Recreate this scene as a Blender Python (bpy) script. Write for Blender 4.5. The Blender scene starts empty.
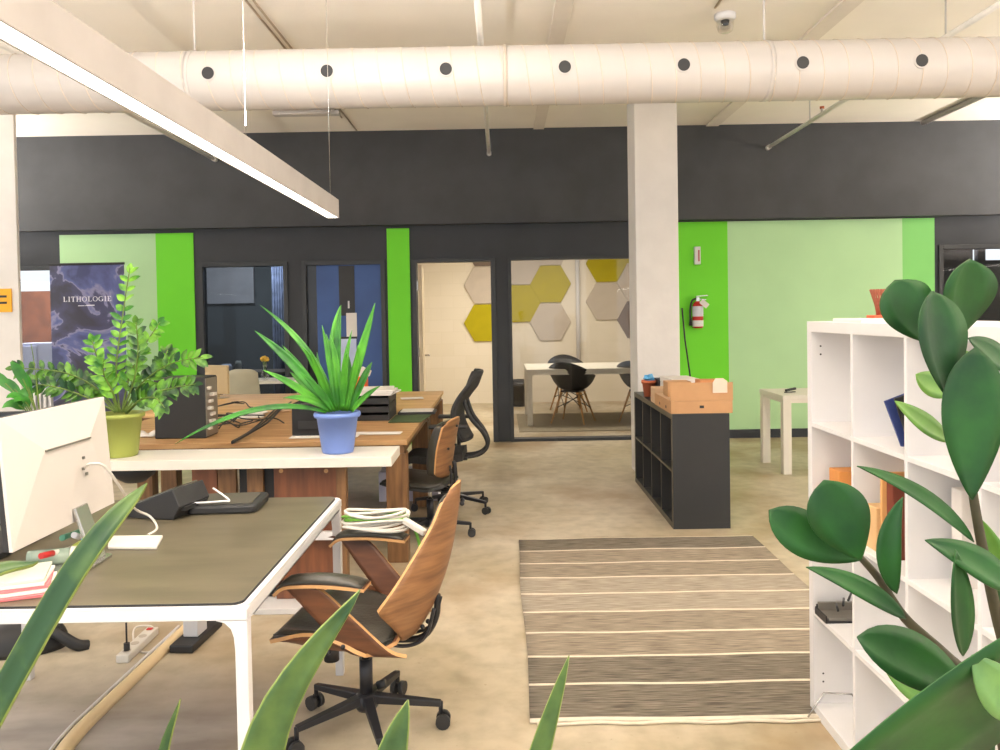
import bpy, bmesh, math, random
from mathutils import Vector, Matrix, Euler
random.seed(7)
PI = math.pi
S = bpy.context.scene
C = S.collection

# ------------------------------------------------------------------ camera
CAM_Z = 1.5
cd = bpy.data.cameras.new('camera'); cam = bpy.data.objects.new('camera', cd); C.objects.link(cam)
cd.sensor_width = 36; cd.lens = 28.8; cd.shift_y = -0.0445; cd.clip_start = 0.05; cd.clip_end = 200
camR = Matrix.Rotation(0.002, 4, 'Z') @ Matrix.Rotation(math.radians(90-1.25), 4, 'X') @ Matrix.Rotation(-0.017, 4, 'Z')
cam.matrix_world = Matrix.Translation((0, 0, CAM_Z)) @ camR
cd.dof.use_dof = False
S.camera = cam

# ------------------------------------------------------------------ colour management, world
S.view_settings.view_transform = 'Standard'
S.view_settings.look = 'None'
S.view_settings.gamma = 1
S.view_settings.use_curve_mapping = False
S.view_settings.exposure = 0.2
W = bpy.data.worlds.new('world'); S.world = W; W.use_nodes = True
bg = W.node_tree.nodes['Background']; bg.inputs[0].default_value = (0.86, 0.93, 1.0, 1); bg.inputs[1].default_value = 1.5

def area(name, loc, rot, sx, sy, power, col):
    l = bpy.data.lights.new(name, 'AREA'); l.shape = 'RECTANGLE'; l.size = sx; l.size_y = sy
    l.energy = power; l.color = col
    o = bpy.data.objects.new(name, l); C.objects.link(o); o.location = loc; o.rotation_euler = rot
    return o
WARM = (1.0, 0.93, 0.855)
# up and down light; pendants after the first are added to brighten the room
PEND = [(-0.92, 1.23, 6.4), (2.95, .5, 4.8), (6.6, 7.2, 3.2), (-6.3, 7.2, 3.2), (6.6, .5, 4.8), (-6.3, .5, 4.8)]   # x, centre y, length
for (x, y, L) in PEND:
    area('lamp_up', (x, y-(.5 if y < 5 else 0), 2.2), (PI, 0, 0), 0.06, L-(1 if y < 5 else 0), (38 if y < 5 else 45)*L, WARM)
    area('lamp_down', (x, y, 2.02), (0, 0, 0), 0.055, L, 3*L, (1, .94, .87))
area('annex_fill', (-6.5, 10.8, 2.8), (0, 0, 0), 1.2, .6, 110, (1, .92, .85))  # unseen light added to brighten the annex
area('office_fill', (-3.6, 10.6, 2.7), (0, 0, 0), 1.2, .4, 45, (.95, .97, 1))  # unseen light added so the things in the dark office show
area('meeting_lamp', (0.6, 11.2, 2.75), (0, 0, 0), 2.2, 1.2, 92, (1, .91, .78))

# ------------------------------------------------------------------ pixel helpers (photograph's frame -> world point)
def ray(px, py):
    d = Vector(((px-500)/800.0, (375-py)/800.0-0.0445/0.8, -1.0))
    return camR.to_3x3() @ d
def P(px, py, Y):
    d = ray(px, py); return Vector((0, 0, CAM_Z)) + d*(Y/d.y)
def G(px, py, z):
    d = ray(px, py); return Vector((0, 0, CAM_Z)) + d*((z-CAM_Z)/d.z)
def PX(px, py, X):
    d = ray(px, py); return Vector((0, 0, CAM_Z)) + d*(X/d.x)

# ------------------------------------------------------------------ materials
def lin(c):
    c = c/255.0
    return c/12.92 if c <= 0.04045 else ((c+0.055)/1.055)**2.4
def rgb(r, g, b): return (lin(r), lin(g), lin(b), 1)
def mix(c, k): return tuple(min(1, x*k) for x in c[:3])+(1,)
MATS = {}
def mat(name, col, rough=0.6, metal=0.0, var=0.06, scale=6.0, bump=0.0, bscale=80.0, stretch=(1, 1, 1), spec=0.5, emit=None, es=0, col2=None, lo=.35, hi=.65, rvar=0, coord='Object'):
    if name in MATS: return MATS[name]
    m = bpy.data.materials.new(name); m.use_nodes = True; nt = m.node_tree; N = nt.nodes; L = nt.links
    b = N['Principled BSDF']; b.inputs['Roughness'].default_value = rough; b.inputs['Metallic'].default_value = metal
    b.inputs['Specular IOR Level'].default_value = spec
    tc = N.new('ShaderNodeTexCoord'); mp = N.new('ShaderNodeMapping'); mp.inputs['Scale'].default_value = stretch
    L.new(tc.outputs[coord], mp.inputs[0])
    nz = N.new('ShaderNodeTexNoise'); nz.inputs['Scale'].default_value = scale; nz.inputs['Detail'].default_value = 5
    L.new(mp.outputs[0], nz.inputs['Vector'])
    cr = N.new('ShaderNodeValToRGB'); cr.color_ramp.elements[0].position = lo; cr.color_ramp.elements[1].position = hi
    cr.color_ramp.elements[0].color = col2 if col2 else mix(col, 1-var); cr.color_ramp.elements[1].color = col if col2 else mix(col, 1+var)
    L.new(nz.outputs['Fac'], cr.inputs[0]); L.new(cr.outputs[0], b.inputs['Base Color'])
    if bump:
        n2 = N.new('ShaderNodeTexNoise'); n2.inputs['Scale'].default_value = bscale; n2.inputs['Detail'].default_value = 3
        L.new(mp.outputs[0], n2.inputs['Vector'])
        bp = N.new('ShaderNodeBump'); bp.inputs['Strength'].default_value = bump; bp.inputs['Distance'].default_value = 0.01
        L.new(n2.outputs['Fac'], bp.inputs['Height']); L.new(bp.outputs[0], b.inputs['Normal'])
    if emit:
        b.inputs['Emission Color'].default_value = emit; b.inputs['Emission Strength'].default_value = es
    MATS[name] = m
    return m
def wood(name, c1, c2, axis=0, scale=5.0, rough=0.45, stretch=14.0):
    st = [stretch]*3; st[axis] = 1.0
    return mat(name, c1, rough, col2=c2, scale=scale, stretch=tuple(st), lo=.3, hi=.7)
def glassmat(name, tint=(1, 1, 1, 1), refl=0.5):
    m = bpy.data.materials.new(name); m.use_nodes = True; nt = m.node_tree; N = nt.nodes; L = nt.links
    for n in list(N):
        if n.type == 'BSDF_PRINCIPLED': N.remove(n)
    out = N['Material Output']; t = N.new('ShaderNodeBsdfTransparent'); t.inputs[0].default_value = tint
    g = N.new('ShaderNodeBsdfGlossy'); g.inputs['Roughness'].default_value = 0.02
    f = N.new('ShaderNodeFresnel'); f.inputs[0].default_value = 1.45
    FK = .2                                   # share of the ray that is reflected; its tint carries the Fresnel term
    mm = N.new('ShaderNodeMath'); mm.operation = 'MULTIPLY'; mm.inputs[1].default_value = refl*2/FK; mm.use_clamp = True
    mx = N.new('ShaderNodeMixShader'); L.new(f.outputs[0], mm.inputs[0]); mx.inputs[0].default_value = FK
    t.inputs[0].default_value = tuple(min(1, c*1.0) for c in tint[:3])+(1,)
    L.new(mm.outputs[0], g.inputs['Color'])
    L.new(t.outputs[0], mx.inputs[1]); L.new(g.outputs[0], mx.inputs[2]); L.new(mx.outputs[0], out.inputs[0])
    return m

M_glass = glassmat('glass_clear', (1, 1, 1, 1), .3)
M_glassd = glassmat('glass_office', (.78, .82, .86, 1), .14)
M_ceil = mat('ceiling_paint', rgb(248, 241, 231), .8, var=.03, scale=1.2, bump=.15, bscale=30)
M_band = mat('ceiling_strip_grey', rgb(230, 221, 210), .8, var=.03)
M_duct = mat('duct_white', rgb(196, 190, 185), .42, var=.02, scale=3)
M_white = mat('white_paint', rgb(220, 218, 218), .5, var=.02)
M_colm = mat('column_paint', rgb(222, 218, 214), .7, var=.03, scale=5, bump=.25, bscale=12)
M_dark = mat('wall_charcoal', rgb(66, 68, 71), .75, var=.10, scale=3)
M_dark2 = mat('wall_charcoal_blue', rgb(57, 60, 65), .7, var=.08, scale=3)
M_frame = mat('frame_charcoal', rgb(52, 55, 58), .5, var=.05)
M_gl = mat('green_light', rgb(178, 218, 166), .75, var=.03, scale=1.5)
M_gb = mat('green_bright', rgb(114, 220, 44), .7, var=.03, scale=1.5)
M_gm = mat('green_mid', rgb(130, 204, 114), .75, var=.03, scale=1.5)
M_black = mat('black_plastic', rgb(42, 42, 43), .5, var=.08)
M_blackg = mat('black_gloss', rgb(38, 38, 40), .25, var=.05)
M_blackw = mat('black_shelf', rgb(38, 39, 40), .5, var=.05)
M_edge = mat('shelf_edge', rgb(92, 84, 70), .5, var=.05)
M_bmetal = mat('black_metal', rgb(46, 46, 50), .35, .3, var=.05)
M_chrome = mat('chrome', rgb(190, 188, 184), .25, .9, var=.03)
M_leather = mat('black_leather', rgb(62, 59, 52), .3, var=.18, scale=10, bump=.15, bscale=60)
M_mesh = mat('chair_mesh', rgb(52, 51, 50), .8, var=.2, scale=90, bump=.3, bscale=200)
M_ply = mat('plywood_edge', rgb(206, 158, 104), .5, var=.06, scale=20)
M_walnut = mat('walnut', rgb(166, 120, 80), .4, col2=rgb(118, 80, 52), scale=3.5, stretch=(3, 1, 13), lo=.3, hi=.7)
M_walnutd = mat('walnut_dark', rgb(124, 78, 50), .4, col2=rgb(88, 54, 36), scale=3.5, stretch=(1.5, 4, 10), lo=.3, hi=.7)
M_pine = wood('table_wood', rgb(200, 160, 112), rgb(162, 120, 76), 0, 3.5, .5, 8)
M_leg = wood('table_leg_wood', rgb(142, 104, 66), rgb(98, 68, 42), 2, 4, .5, 9)
M_redwood = wood('red_panel_wood', rgb(136, 84, 54), rgb(100, 60, 40), 2, 3, .45, 9)
M_card = mat('cardboard', rgb(190, 146, 104), .8, var=.05, scale=8)
M_cardl = mat('cardboard_light', rgb(206, 172, 138), .8, var=.05, scale=8)
M_paper = mat('paper', rgb(226, 220, 214), .8, var=.02)
M_cream = mat('cream_plastic', rgb(220, 214, 204), .45, var=.02)
M_mon = mat('monitor_white', rgb(216, 208, 200), .4, var=.01)
M_desk = mat('desk_laminate', rgb(100, 92, 74), .36, var=.16, scale=3, stretch=(1, 4, 1), bump=.03, bscale=80)
M_gleaf = mat('leaf_green', rgb(66, 150, 40), .42, col2=rgb(34, 92, 34), scale=9)
M_zz = mat('leaf_zz', rgb(104, 160, 46), .35, col2=rgb(22, 66, 24), scale=14, lo=.42, hi=.6)
M_zzy = mat('leaf_zz_young', rgb(134, 196, 56), .4, col2=rgb(52, 122, 30), scale=14, lo=.42, hi=.6)
M_big = mat('leaf_big', rgb(38, 88, 32), .45, spec=.35, col2=rgb(22, 60, 28), scale=14, bump=.12, bscale=25)
M_bigy = mat('leaf_big_young', rgb(112, 156, 62), .4, col2=rgb(70, 120, 46), scale=14)
M_stem = mat('stem_brown', rgb(64, 58, 36), .6, var=.2, scale=40)
M_gstem = mat('stem_green', rgb(104, 128, 52), .5, var=.15, scale=20)
M_lime = mat('pot_lime', rgb(160, 170, 82), .5, var=.03)
M_bluep = mat('pot_blue', rgb(112, 138, 204), .5, var=.03)
M_soil = mat('soil', rgb(62, 48, 36), .95, var=.3, scale=60)
M_terra = mat('terracotta', rgb(190, 100, 66), .7, var=.06)
M_orange = mat('orange_plastic', rgb(236, 96, 34), .5, var=.04)
M_bdoor = mat('door_blue', rgb(62, 96, 160), .5, col2=rgb(50, 78, 132), scale=1.2)
M_hexg = mat('hex_gold', rgb(186, 172, 20), .95, var=.05, bump=.2, bscale=200)
M_hexl = mat('hex_light', rgb(206, 194, 180), .95, var=.04, bump=.2, bscale=200)
M_hexd = mat('hex_brown', rgb(128, 112, 102), .95, var=.04, bump=.2, bscale=200)
M_led = mat('led_diffuser', (1, .95, .88, 1), .5, emit=(1, .93, .82, 1), es=5)
M_sign = mat('sign_yellow', rgb(240, 172, 36), .6, var=.03)
M_red = mat('red_paint', rgb(200, 40, 36), .4, var=.03)
M_tan = mat('tan_plastic', rgb(176, 156, 116), .5, var=.03)
M_chairw = mat('chair_olive_white', rgb(176, 172, 148), .5, var=.03)
M_steel = mat('steel', rgb(150, 146, 138), .35, .7, var=.04)
M_floorrug = mat('grey_carpet', rgb(150, 140, 118), .95, var=.1, scale=30)
M_greenpad = mat('pad_green', rgb(66, 84, 50), .6, var=.06)
M_pink = mat('pink_paper', rgb(214, 120, 122), .8, var=.05)
M_teal = mat('teal_plastic', rgb(90, 150, 120), .4, var=.05)
M_cyan = mat('light_blue_plastic', rgb(90, 170, 220), .4, var=.05)
M_bluedk = mat('blue_dark', rgb(60, 74, 130), .4, var=.1)
M_greenw = mat('cable_green', rgb(110, 170, 60), .5, var=.05)

FLOORK = .82
def floor_mat():
    m = bpy.data.materials.new('concrete_floor'); m.use_nodes = True; nt = m.node_tree; N = nt.nodes; L = nt.links
    b = N['Principled BSDF']; b.inputs['Roughness'].default_value = .42; b.inputs['Specular IOR Level'].default_value = .3
    tc = N.new('ShaderNodeTexCoord')
    def noise(sc, det, st=(1, 1, 1)):
        mp = N.new('ShaderNodeMapping'); mp.inputs['Scale'].default_value = st; L.new(tc.outputs['Object'], mp.inputs[0])
        n = N.new('ShaderNodeTexNoise'); n.inputs['Scale'].default_value = sc; n.inputs['Detail'].default_value = det; L.new(mp.outputs[0], n.inputs['Vector']); return n
    def ramp(n, p0, c0, p1, c1):
        r = N.new('ShaderNodeValToRGB'); e = r.color_ramp.elements; e[0].position = p0; e[0].color = c0; e[1].position = p1; e[1].color = c1
        L.new(n.outputs['Fac'], r.inputs[0]); return r
    def mx(a, bb, f, mode='MIX'):
        x = N.new('ShaderNodeMix'); x.data_type = 'RGBA'; x.blend_type = mode
        if isinstance(f, float): x.inputs[0].default_value = f
        else: L.new(f, x.inputs[0])
        L.new(a, x.inputs[6]); L.new(bb, x.inputs[7]); return x.outputs[2]
    base = ramp(noise(.9, 4), .38, rgb(200, 184, 150), .62, rgb(226, 213, 186))
    fine = ramp(noise(9, 8), .3, (.72, .71, .68, 1), .60, (1, 1, 1, 1))
    c = mx(base.outputs[0], fine.outputs[0], .8, 'MULTIPLY')
    st = ramp(noise(1.15, 6, (1, .75, 1)), .50, (0, 0, 0, 1), .66, (1, 1, 1, 1))
    brown = N.new('ShaderNodeRGB'); brown.outputs[0].default_value = rgb(172, 142, 98)
    sf = N.new('ShaderNodeMath'); sf.operation = 'MULTIPLY'; sf.inputs[1].default_value = .75; L.new(st.outputs[0], sf.inputs[0])
    c = mx(c, brown.outputs[0], sf.outputs[0])
    # cool daylight left of the aisle, put into the floor colour as grey
    sx = N.new('ShaderNodeSeparateXYZ'); L.new(tc.outputs['Object'], sx.inputs[0])
    mr = N.new('ShaderNodeMapRange'); mr.inputs['From Min'].default_value = -.6; mr.inputs['From Max'].default_value = -1.1; L.new(sx.outputs[0], mr.inputs['Value'])
    mr2 = N.new('ShaderNodeMapRange'); mr2.inputs['From Min'].default_value = 3.5; mr2.inputs['From Max'].default_value = 2.9; L.new(sx.outputs[1], mr2.inputs['Value'])
    pm = N.new('ShaderNodeMath'); pm.operation = 'MULTIPLY'; L.new(mr.outputs[0], pm.inputs[0]); L.new(mr2.outputs[0], pm.inputs[1])
    pm2 = N.new('ShaderNodeMath'); pm2.operation = 'MULTIPLY'; pm2.inputs[1].default_value = .85; L.new(pm.outputs[0], pm2.inputs[0])
    grey = ramp(noise(2.4, 8, (1, 2.2, 1)), .35, rgb(150, 142, 136), .65, rgb(200, 192, 184))
    c = mx(c, grey.outputs[0], pm2.outputs[0])
    sp = ramp(noise(38, 2), .22, (.62, .56, .5, 1), .30, (1, 1, 1, 1))
    c = mx(c, sp.outputs[0], .5, 'MULTIPLY')
    vo = N.new('ShaderNodeTexVoronoi'); vo.feature = 'DISTANCE_TO_EDGE'; vo.inputs['Scale'].default_value = .33
    nn = noise(3, 4); mv = N.new('ShaderNodeMix'); mv.data_type = 'VECTOR'; mv.inputs[0].default_value = .12
    L.new(tc.outputs['Object'], mv.inputs[4]); L.new(nn.outputs['Color'], mv.inputs[5]); L.new(mv.outputs[1], vo.inputs['Vector'])
    r = N.new('ShaderNodeValToRGB'); e = r.color_ramp.elements; e[0].position = 0; e[0].color = (.72, .68, .62, 1); e[1].position = .008; e[1].color = (1, 1, 1, 1)
    L.new(vo.outputs['Distance'], r.inputs[0]); c = mx(c, r.outputs[0], .18, 'MULTIPLY')
    dk = N.new('ShaderNodeRGB'); dk.outputs[0].default_value = (FLOORK, FLOORK, FLOORK*1.04, 1); c = mx(c, dk.outputs[0], 1.0, 'MULTIPLY')
    L.new(c, b.inputs['Base Color'])
    bp = N.new('ShaderNodeBump'); bp.inputs['Strength'].default_value = .08; L.new(noise(25, 5).outputs['Fac'], bp.inputs['Height']); L.new(bp.outputs[0], b.inputs['Normal'])
    return m
M_floor = floor_mat()
def brick_mat():
    m = bpy.data.materials.new('painted_block'); m.use_nodes = True; nt = m.node_tree; N = nt.nodes; L = nt.links
    b = N['Principled BSDF']; b.inputs['Roughness'].default_value = .7
    tc = N.new('ShaderNodeTexCoord'); mp = N.new('ShaderNodeMapping'); mp.inputs['Rotation'].default_value = (PI/2, 0, 0); L.new(tc.outputs['Object'], mp.inputs[0])
    br = N.new('ShaderNodeTexBrick'); br.inputs['Scale'].default_value = 1.0; br.inputs['Brick Width'].default_value = .4; br.inputs['Row Height'].default_value = .2
    br.inputs['Mortar Size'].default_value = .006; br.inputs['Color1'].default_value = rgb(242, 232, 214); br.inputs['Color2'].default_value = rgb(238, 228, 208); br.inputs['Mortar'].default_value = rgb(236, 226, 206)
    L.new(mp.outputs[0], br.inputs['Vector']); L.new(br.outputs['Color'], b.inputs['Base Color'])
    bp = N.new('ShaderNodeBump'); bp.inputs['Strength'].default_value = .1; bp.invert = True; L.new(br.outputs['Fac'], bp.inputs['Height']); L.new(bp.outputs[0], b.inputs['Normal'])
    return m
M_block = brick_mat()
def rug_mat(name, c1, c2):
    m = mat(name, c1, .95, col2=c2, scale=7, stretch=(1.2, 26, 1), lo=.38, hi=.62, bump=.35, bscale=30)
    return m
M_rug = [rug_mat('rug_weave_shaded', rgb(142, 132, 116), rgb(88, 80, 68)), rug_mat('rug_weave_mid', rgb(172, 158, 138), rgb(122, 110, 95)), rug_mat('rug_weave_lit', rgb(186, 174, 156), rgb(142, 130, 114))]
M_rugc = mat('rug_cream', rgb(226, 214, 192), .9, var=.05, scale=30)
def marble_mat():
    m = bpy.data.materials.new('banner_marble'); m.use_nodes = True; nt = m.node_tree; N = nt.nodes; L = nt.links
    b = N['Principled BSDF']; b.inputs['Roughness'].default_value = .35
    tc = N.new('ShaderNodeTexCoord'); n = N.new('ShaderNodeTexNoise'); n.inputs['Scale'].default_value = 1.7; n.inputs['Detail'].default_value = 7; n.inputs['Distortion'].default_value = .8
    L.new(tc.outputs['Object'], n.inputs['Vector'])
    r = N.new('ShaderNodeValToRGB'); e = r.color_ramp.elements
    e[0].position = .40; e[0].color = rgb(64, 62, 76); e[1].position = .60; e[1].color = rgb(70, 76, 116)
    x = r.color_ramp.elements.new(.495); x.color = rgb(78, 80, 112)
    x = r.color_ramp.elements.new(.505); x.color = rgb(148, 146, 180)
    x = r.color_ramp.elements.new(.53); x.color = rgb(96, 104, 158)
    L.new(n.outputs['Fac'], r.inputs[0]); L.new(r.outputs[0], b.inputs['Base Color'])
    return m
M_marble = marble_mat()
def snake_mat():
    m = bpy.data.materials.new('snake_leaf'); m.use_nodes = True; nt = m.node_tree; N = nt.nodes; L = nt.links
    b = N['Principled BSDF']; b.inputs['Roughness'].default_value = .4
    uv = N.new('ShaderNodeUVMap'); sp = N.new('ShaderNodeSeparateXYZ'); L.new(uv.outputs[0], sp.inputs[0])
    a = N.new('ShaderNodeMath'); a.operation = 'SUBTRACT'; a.inputs[1].default_value = .5; L.new(sp.outputs[0], a.inputs[0])
    ab = N.new('ShaderNodeMath'); ab.operation = 'ABSOLUTE'; L.new(a.outputs[0], ab.inputs[0])
    r = N.new('ShaderNodeValToRGB'); e = r.color_ramp.elements; e[0].position = .455; e[0].color = (0, 0, 0, 1); e[1].position = .495; e[1].color = (1, 1, 1, 1); L.new(ab.outputs[0], r.inputs[0])
    tc = N.new('ShaderNodeTexCoord'); n = N.new('ShaderNodeTexNoise'); n.inputs['Scale'].default_value = 16; n.inputs['Detail'].default_value = 4; L.new(tc.outputs['Object'], n.inputs['Vector'])
    rr = N.new('ShaderNodeValToRGB'); e = rr.color_ramp.elements; e[0].position = .38; e[0].color = rgb(38, 72, 36); e[1].position = .66; e[1].color = rgb(88, 116, 54); L.new(n.outputs['Fac'], rr.inputs[0])
    x = N.new('ShaderNodeMix'); x.data_type = 'RGBA'; L.new(r.outputs[0], x.inputs[0]); L.new(rr.outputs[0], x.inputs[6]); x.inputs[7].default_value = rgb(126, 144, 66); L.new(x.outputs[2], b.inputs['Base Color'])
    return m
M_snake = snake_mat()

# ------------------------------------------------------------------ mesh builder
class MB:
    def __init__(s): s.v = []; s.f = []; s.m = []; s.sm = []; s.uv = {}
    def add(s, vs, fs, mi=0, smooth=False, uvs=None):
        o = len(s.v); s.v += [Vector(v) for v in vs]
        for k, f in enumerate(fs):
            s.f.append(tuple(i+o for i in f)); s.m.append(mi); s.sm.append(smooth)
            if uvs: s.uv[len(s.f)-1] = [uvs[i] for i in f]
        return s
    def box(s, a, b, mi=0, M=None):
        x0, y0, z0 = a; x1, y1, z1 = b
        vs = [Vector(p) for p in ((x0, y0, z0), (x1, y0, z0), (x1, y1, z0), (x0, y1, z0), (x0, y0, z1), (x1, y0, z1), (x1, y1, z1), (x0, y1, z1))]
        if M: vs = [M @ v for v in vs]
        return s.add(vs, [(0, 3, 2, 1), (4, 5, 6, 7), (0, 1, 5, 4), (1, 2, 6, 5), (2, 3, 7, 6), (3, 0, 4, 7)], mi)
    def cbox(s, c, d, mi=0, M=None):
        return s.box((c[0]-d[0]/2, c[1]-d[1]/2, c[2]-d[2]/2), (c[0]+d[0]/2, c[1]+d[1]/2, c[2]+d[2]/2), mi, M)
    def tube(s, pts, r, n=10, mi=0, caps=True, smooth=True):
        pts = [Vector(p) for p in pts]; rs = r if isinstance(r, (list, tuple)) else [r]*len(pts)
        vs = []; prev = None
        for i, p in enumerate(pts):
            t = (pts[min(i+1, len(pts)-1)]-pts[max(i-1, 0)])
            t = t.normalized() if t.length > 1e-9 else Vector((0, 0, 1))
            if prev is None: u = t.orthogonal().normalized()
            else:
                u = prev-t*prev.dot(t); u = u.normalized() if u.length > 1e-6 else t.orthogonal().normalized()
            prev = u; w = t.cross(u)
            for k in range(n):
                a = 2*PI*k/n; vs.append(p+(u*math.cos(a)+w*math.sin(a))*rs[i])
        fs = []
        for i in range(len(pts)-1):
            for k in range(n):
                k2 = (k+1) % n; fs.append((i*n+k, i*n+k2, (i+1)*n+k2, (i+1)*n+k))
        s.add(vs, fs, mi, smooth)
        if caps:
            o = len(s.v)-len(vs)
            s.f.append(tuple(o+k for k in range(n))[::-1]); s.m.append(mi); s.sm.append(False)
            s.f.append(tuple(o+(len(pts)-1)*n+k for k in range(n))); s.m.append(mi); s.sm.append(False)
        return s
    def bar(s, p0, p1, w, h, up=(0, 0, 1), mi=0, w2=None, h2=None):
        p0 = Vector(p0); p1 = Vector(p1); t = (p1-p0).normalized(); u = Vector(up); u = (u-t*u.dot(t)).normalized(); r = t.cross(u)
        w2 = w if w2 is None else w2; h2 = h if h2 is None else h2
        vs = []
        for p, ww, hh in ((p0, w, h), (p1, w2, h2)):
            for a, b in ((-1, -1), (1, -1), (1, 1), (-1, 1)): vs.append(p+r*(a*ww/2)+u*(b*hh/2))
        return s.add(vs, [(0, 3, 2, 1), (4, 5, 6, 7), (0, 1, 5, 4), (1, 2, 6, 5), (2, 3, 7, 6), (3, 0, 4, 7)], mi)
    def lathe(s, prof, n=28, c=(0, 0, 0), mi=0, smooth=True):
        vs = []; c = Vector(c)
        for (r, z) in prof:
            for k in range(n): a = 2*PI*k/n; vs.append(c+Vector((r*math.cos(a), r*math.sin(a), z)))
        fs = [(i*n+k, i*n+(k+1) % n, (i+1)*n+(k+1) % n, (i+1)*n+k) for i in range(len(prof)-1) for k in range(n)]
        return s.add(vs, fs, mi, smooth)
    def prism(s, poly, t, M=None, mi=0, mside=None):
        n = len(poly); vs = [Vector((x, y, 0)) for x, y in poly]+[Vector((x, y, t)) for x, y in poly]
        if M: vs = [M @ v for v in vs]
        s.add(vs, [tuple(range(n))[::-1], tuple(range(n, 2*n))], mi)
        o = len(s.v)-2*n
        for i in range(n):
            j = (i+1) % n; s.f.append((o+i, o+j, o+n+j, o+n+i)); s.m.append(mi if mside is None else mside); s.sm.append(False)
        return s
    def shell(s, fn, nu, nv, th, mi=0, medge=None):
        """closed curved sheet: fn(u,v)->point, u,v in 0..1; th thickness along the normal"""
        g = [[Vector(fn(i/nu, j/nv)) for i in range(nu+1)] for j in range(nv+1)]
        nr = []
        for j in range(nv+1):
            row = []
            for i in range(nu+1):
                du = g[j][min(i+1, nu)]-g[j][max(i-1, 0)]; dv = g[min(j+1, nv)][i]-g[max(j-1, 0)][i]
                q = du.cross(dv); row.append(q.normalized() if q.length > 1e-10 else Vector((0, 0, 1)))
            nr.append(row)
        w = nu+1; o = len(s.v)
        a = [g[j][i] for j in range(nv+1) for i in range(w)]; b = [g[j][i]+nr[j][i]*th for j in range(nv+1) for i in range(w)]
        K = len(a); fs = []
        for j in range(nv):
            for i in range(nu):
                q = (j*w+i, j*w+i+1, (j+1)*w+i+1, (j+1)*w+i)
                fs.append(q[::-1]); fs.append(tuple(x+K for x in q))
        s.add(a+b, fs, mi, True)
        ring = [(0, i) for i in range(nu)]+[(j, nu) for j in range(nv)]+[(nv, i) for i in range(nu, 0, -1)]+[(j, 0) for j in range(nv, 0, -1)]
        for k in range(len(ring)):
            p = ring[k]; q = ring[(k+1) % len(ring)]
            i0 = p[0]*w+p[1]; i1 = q[0]*w+q[1]
            s.f.append((o+i0, o+i1, o+i1+K, o+i0+K)); s.m.append(mi if medge is None else medge); s.sm.append(False)
        return s
    def sphere(s, c, r, n=12, mi=0, sc=(1, 1, 1)):
        vs = []; c = Vector(c); m = n//2
        for j in range(m+1):
            t = PI*j/m
            for k in range(n):
                a = 2*PI*k/n; vs.append(c+Vector((r*sc[0]*math.sin(t)*math.cos(a), r*sc[1]*math.sin(t)*math.sin(a), -r*sc[2]*math.cos(t))))
        fs = [(j*n+k, j*n+(k+1) % n, (j+1)*n+(k+1) % n, (j+1)*n+k) for j in range(m) for k in range(n)]
        return s.add(vs, fs, mi, True)
    def build(s, name, mats, parent=None, bevel=0, loc=None, recentre=True, solid=0):
        if not isinstance(mats, (list, tuple)): mats = [mats]
        me = bpy.data.meshes.new(name); off = Vector((0, 0, 0))
        if parent is None and recentre and s.v:
            lo = [min(v[i] for v in s.v) for i in range(3)]; hi = [max(v[i] for v in s.v) for i in range(3)]
            off = Vector(((lo[0]+hi[0])/2, (lo[1]+hi[1])/2, lo[2]))
        me.from_pydata([tuple(v-off) for v in s.v], [], s.f)
        for m in mats: me.materials.append(m)
        me.polygons.foreach_set('material_index', s.m); me.polygons.foreach_set('use_smooth', s.sm)
        if s.uv:
            ul = me.uv_layers.new(name='UVMap')
            for p in me.polygons:
                u = s.uv.get(p.index)
                if u:
                    for li, q in zip(p.loop_indices, u): ul.data[li].uv = q
        bm = bmesh.new(); bm.from_mesh(me); bmesh.ops.remove_doubles(bm, verts=bm.verts, dist=1e-6)
        bm.to_mesh(me); bm.free(); me.update()
        o = bpy.data.objects.new(name, me); C.objects.link(o)
        o.location = Vector(loc) if loc is not None else off
        if parent: o.parent = parent
        if bevel:
            bv = o.modifiers.new('bevel', 'BEVEL'); bv.width = bevel; bv.segments = 2; bv.limit_method = 'ANGLE'; bv.angle_limit = math.radians(40)
        if solid:
            sd = o.modifiers.new('solid', 'SOLIDIFY'); sd.thickness = solid; sd.offset = 0
        return o

def tag(o, label, cat, group=None, kind=None):
    o['label'] = label; o['category'] = cat
    if group: o['group'] = group
    if kind: o['kind'] = kind
    return o
def thing(name, label, cat, loc=(0, 0, 0), rz=0, group=None):
    o = bpy.data.objects.new(name, None); C.objects.link(o); o.location = loc; o.rotation_euler = (0, 0, rz); o.empty_display_size = .1
    return tag(o, label, cat, group)
def copy_tree(o, parent=None):
    c = o.copy(); C.objects.link(c); c.parent = parent
    for ch in [x for x in C.objects if x.parent == o]: copy_tree(ch, c)
    return c
def struct(name, mb, m, bevel=0, parent=None, recentre=False):
    o = mb.build(name, m, parent, bevel, recentre=recentre)
    o['kind'] = 'structure'
    return o
def bez(a, b, c, n):
    a, b, c = Vector(a), Vector(b), Vector(c)
    return [a*(1-t)**2+b*2*t*(1-t)+c*t*t for t in [i/n for i in range(n+1)]]
def catmull(pts, n=6):
    pts = [Vector(p) for p in pts]; out = []
    for i in range(len(pts)-1):
        p0 = pts[max(i-1, 0)]; p1 = pts[i]; p2 = pts[i+1]; p3 = pts[min(i+2, len(pts)-1)]
        for k in range(n):
            t = k/n; out.append(.5*((2*p1)+(p2-p0)*t+(2*p0-5*p1+4*p2-p3)*t*t+(3*p1-p0-3*p2+p3)*t**3))
    out.append(pts[-1]); return out
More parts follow.
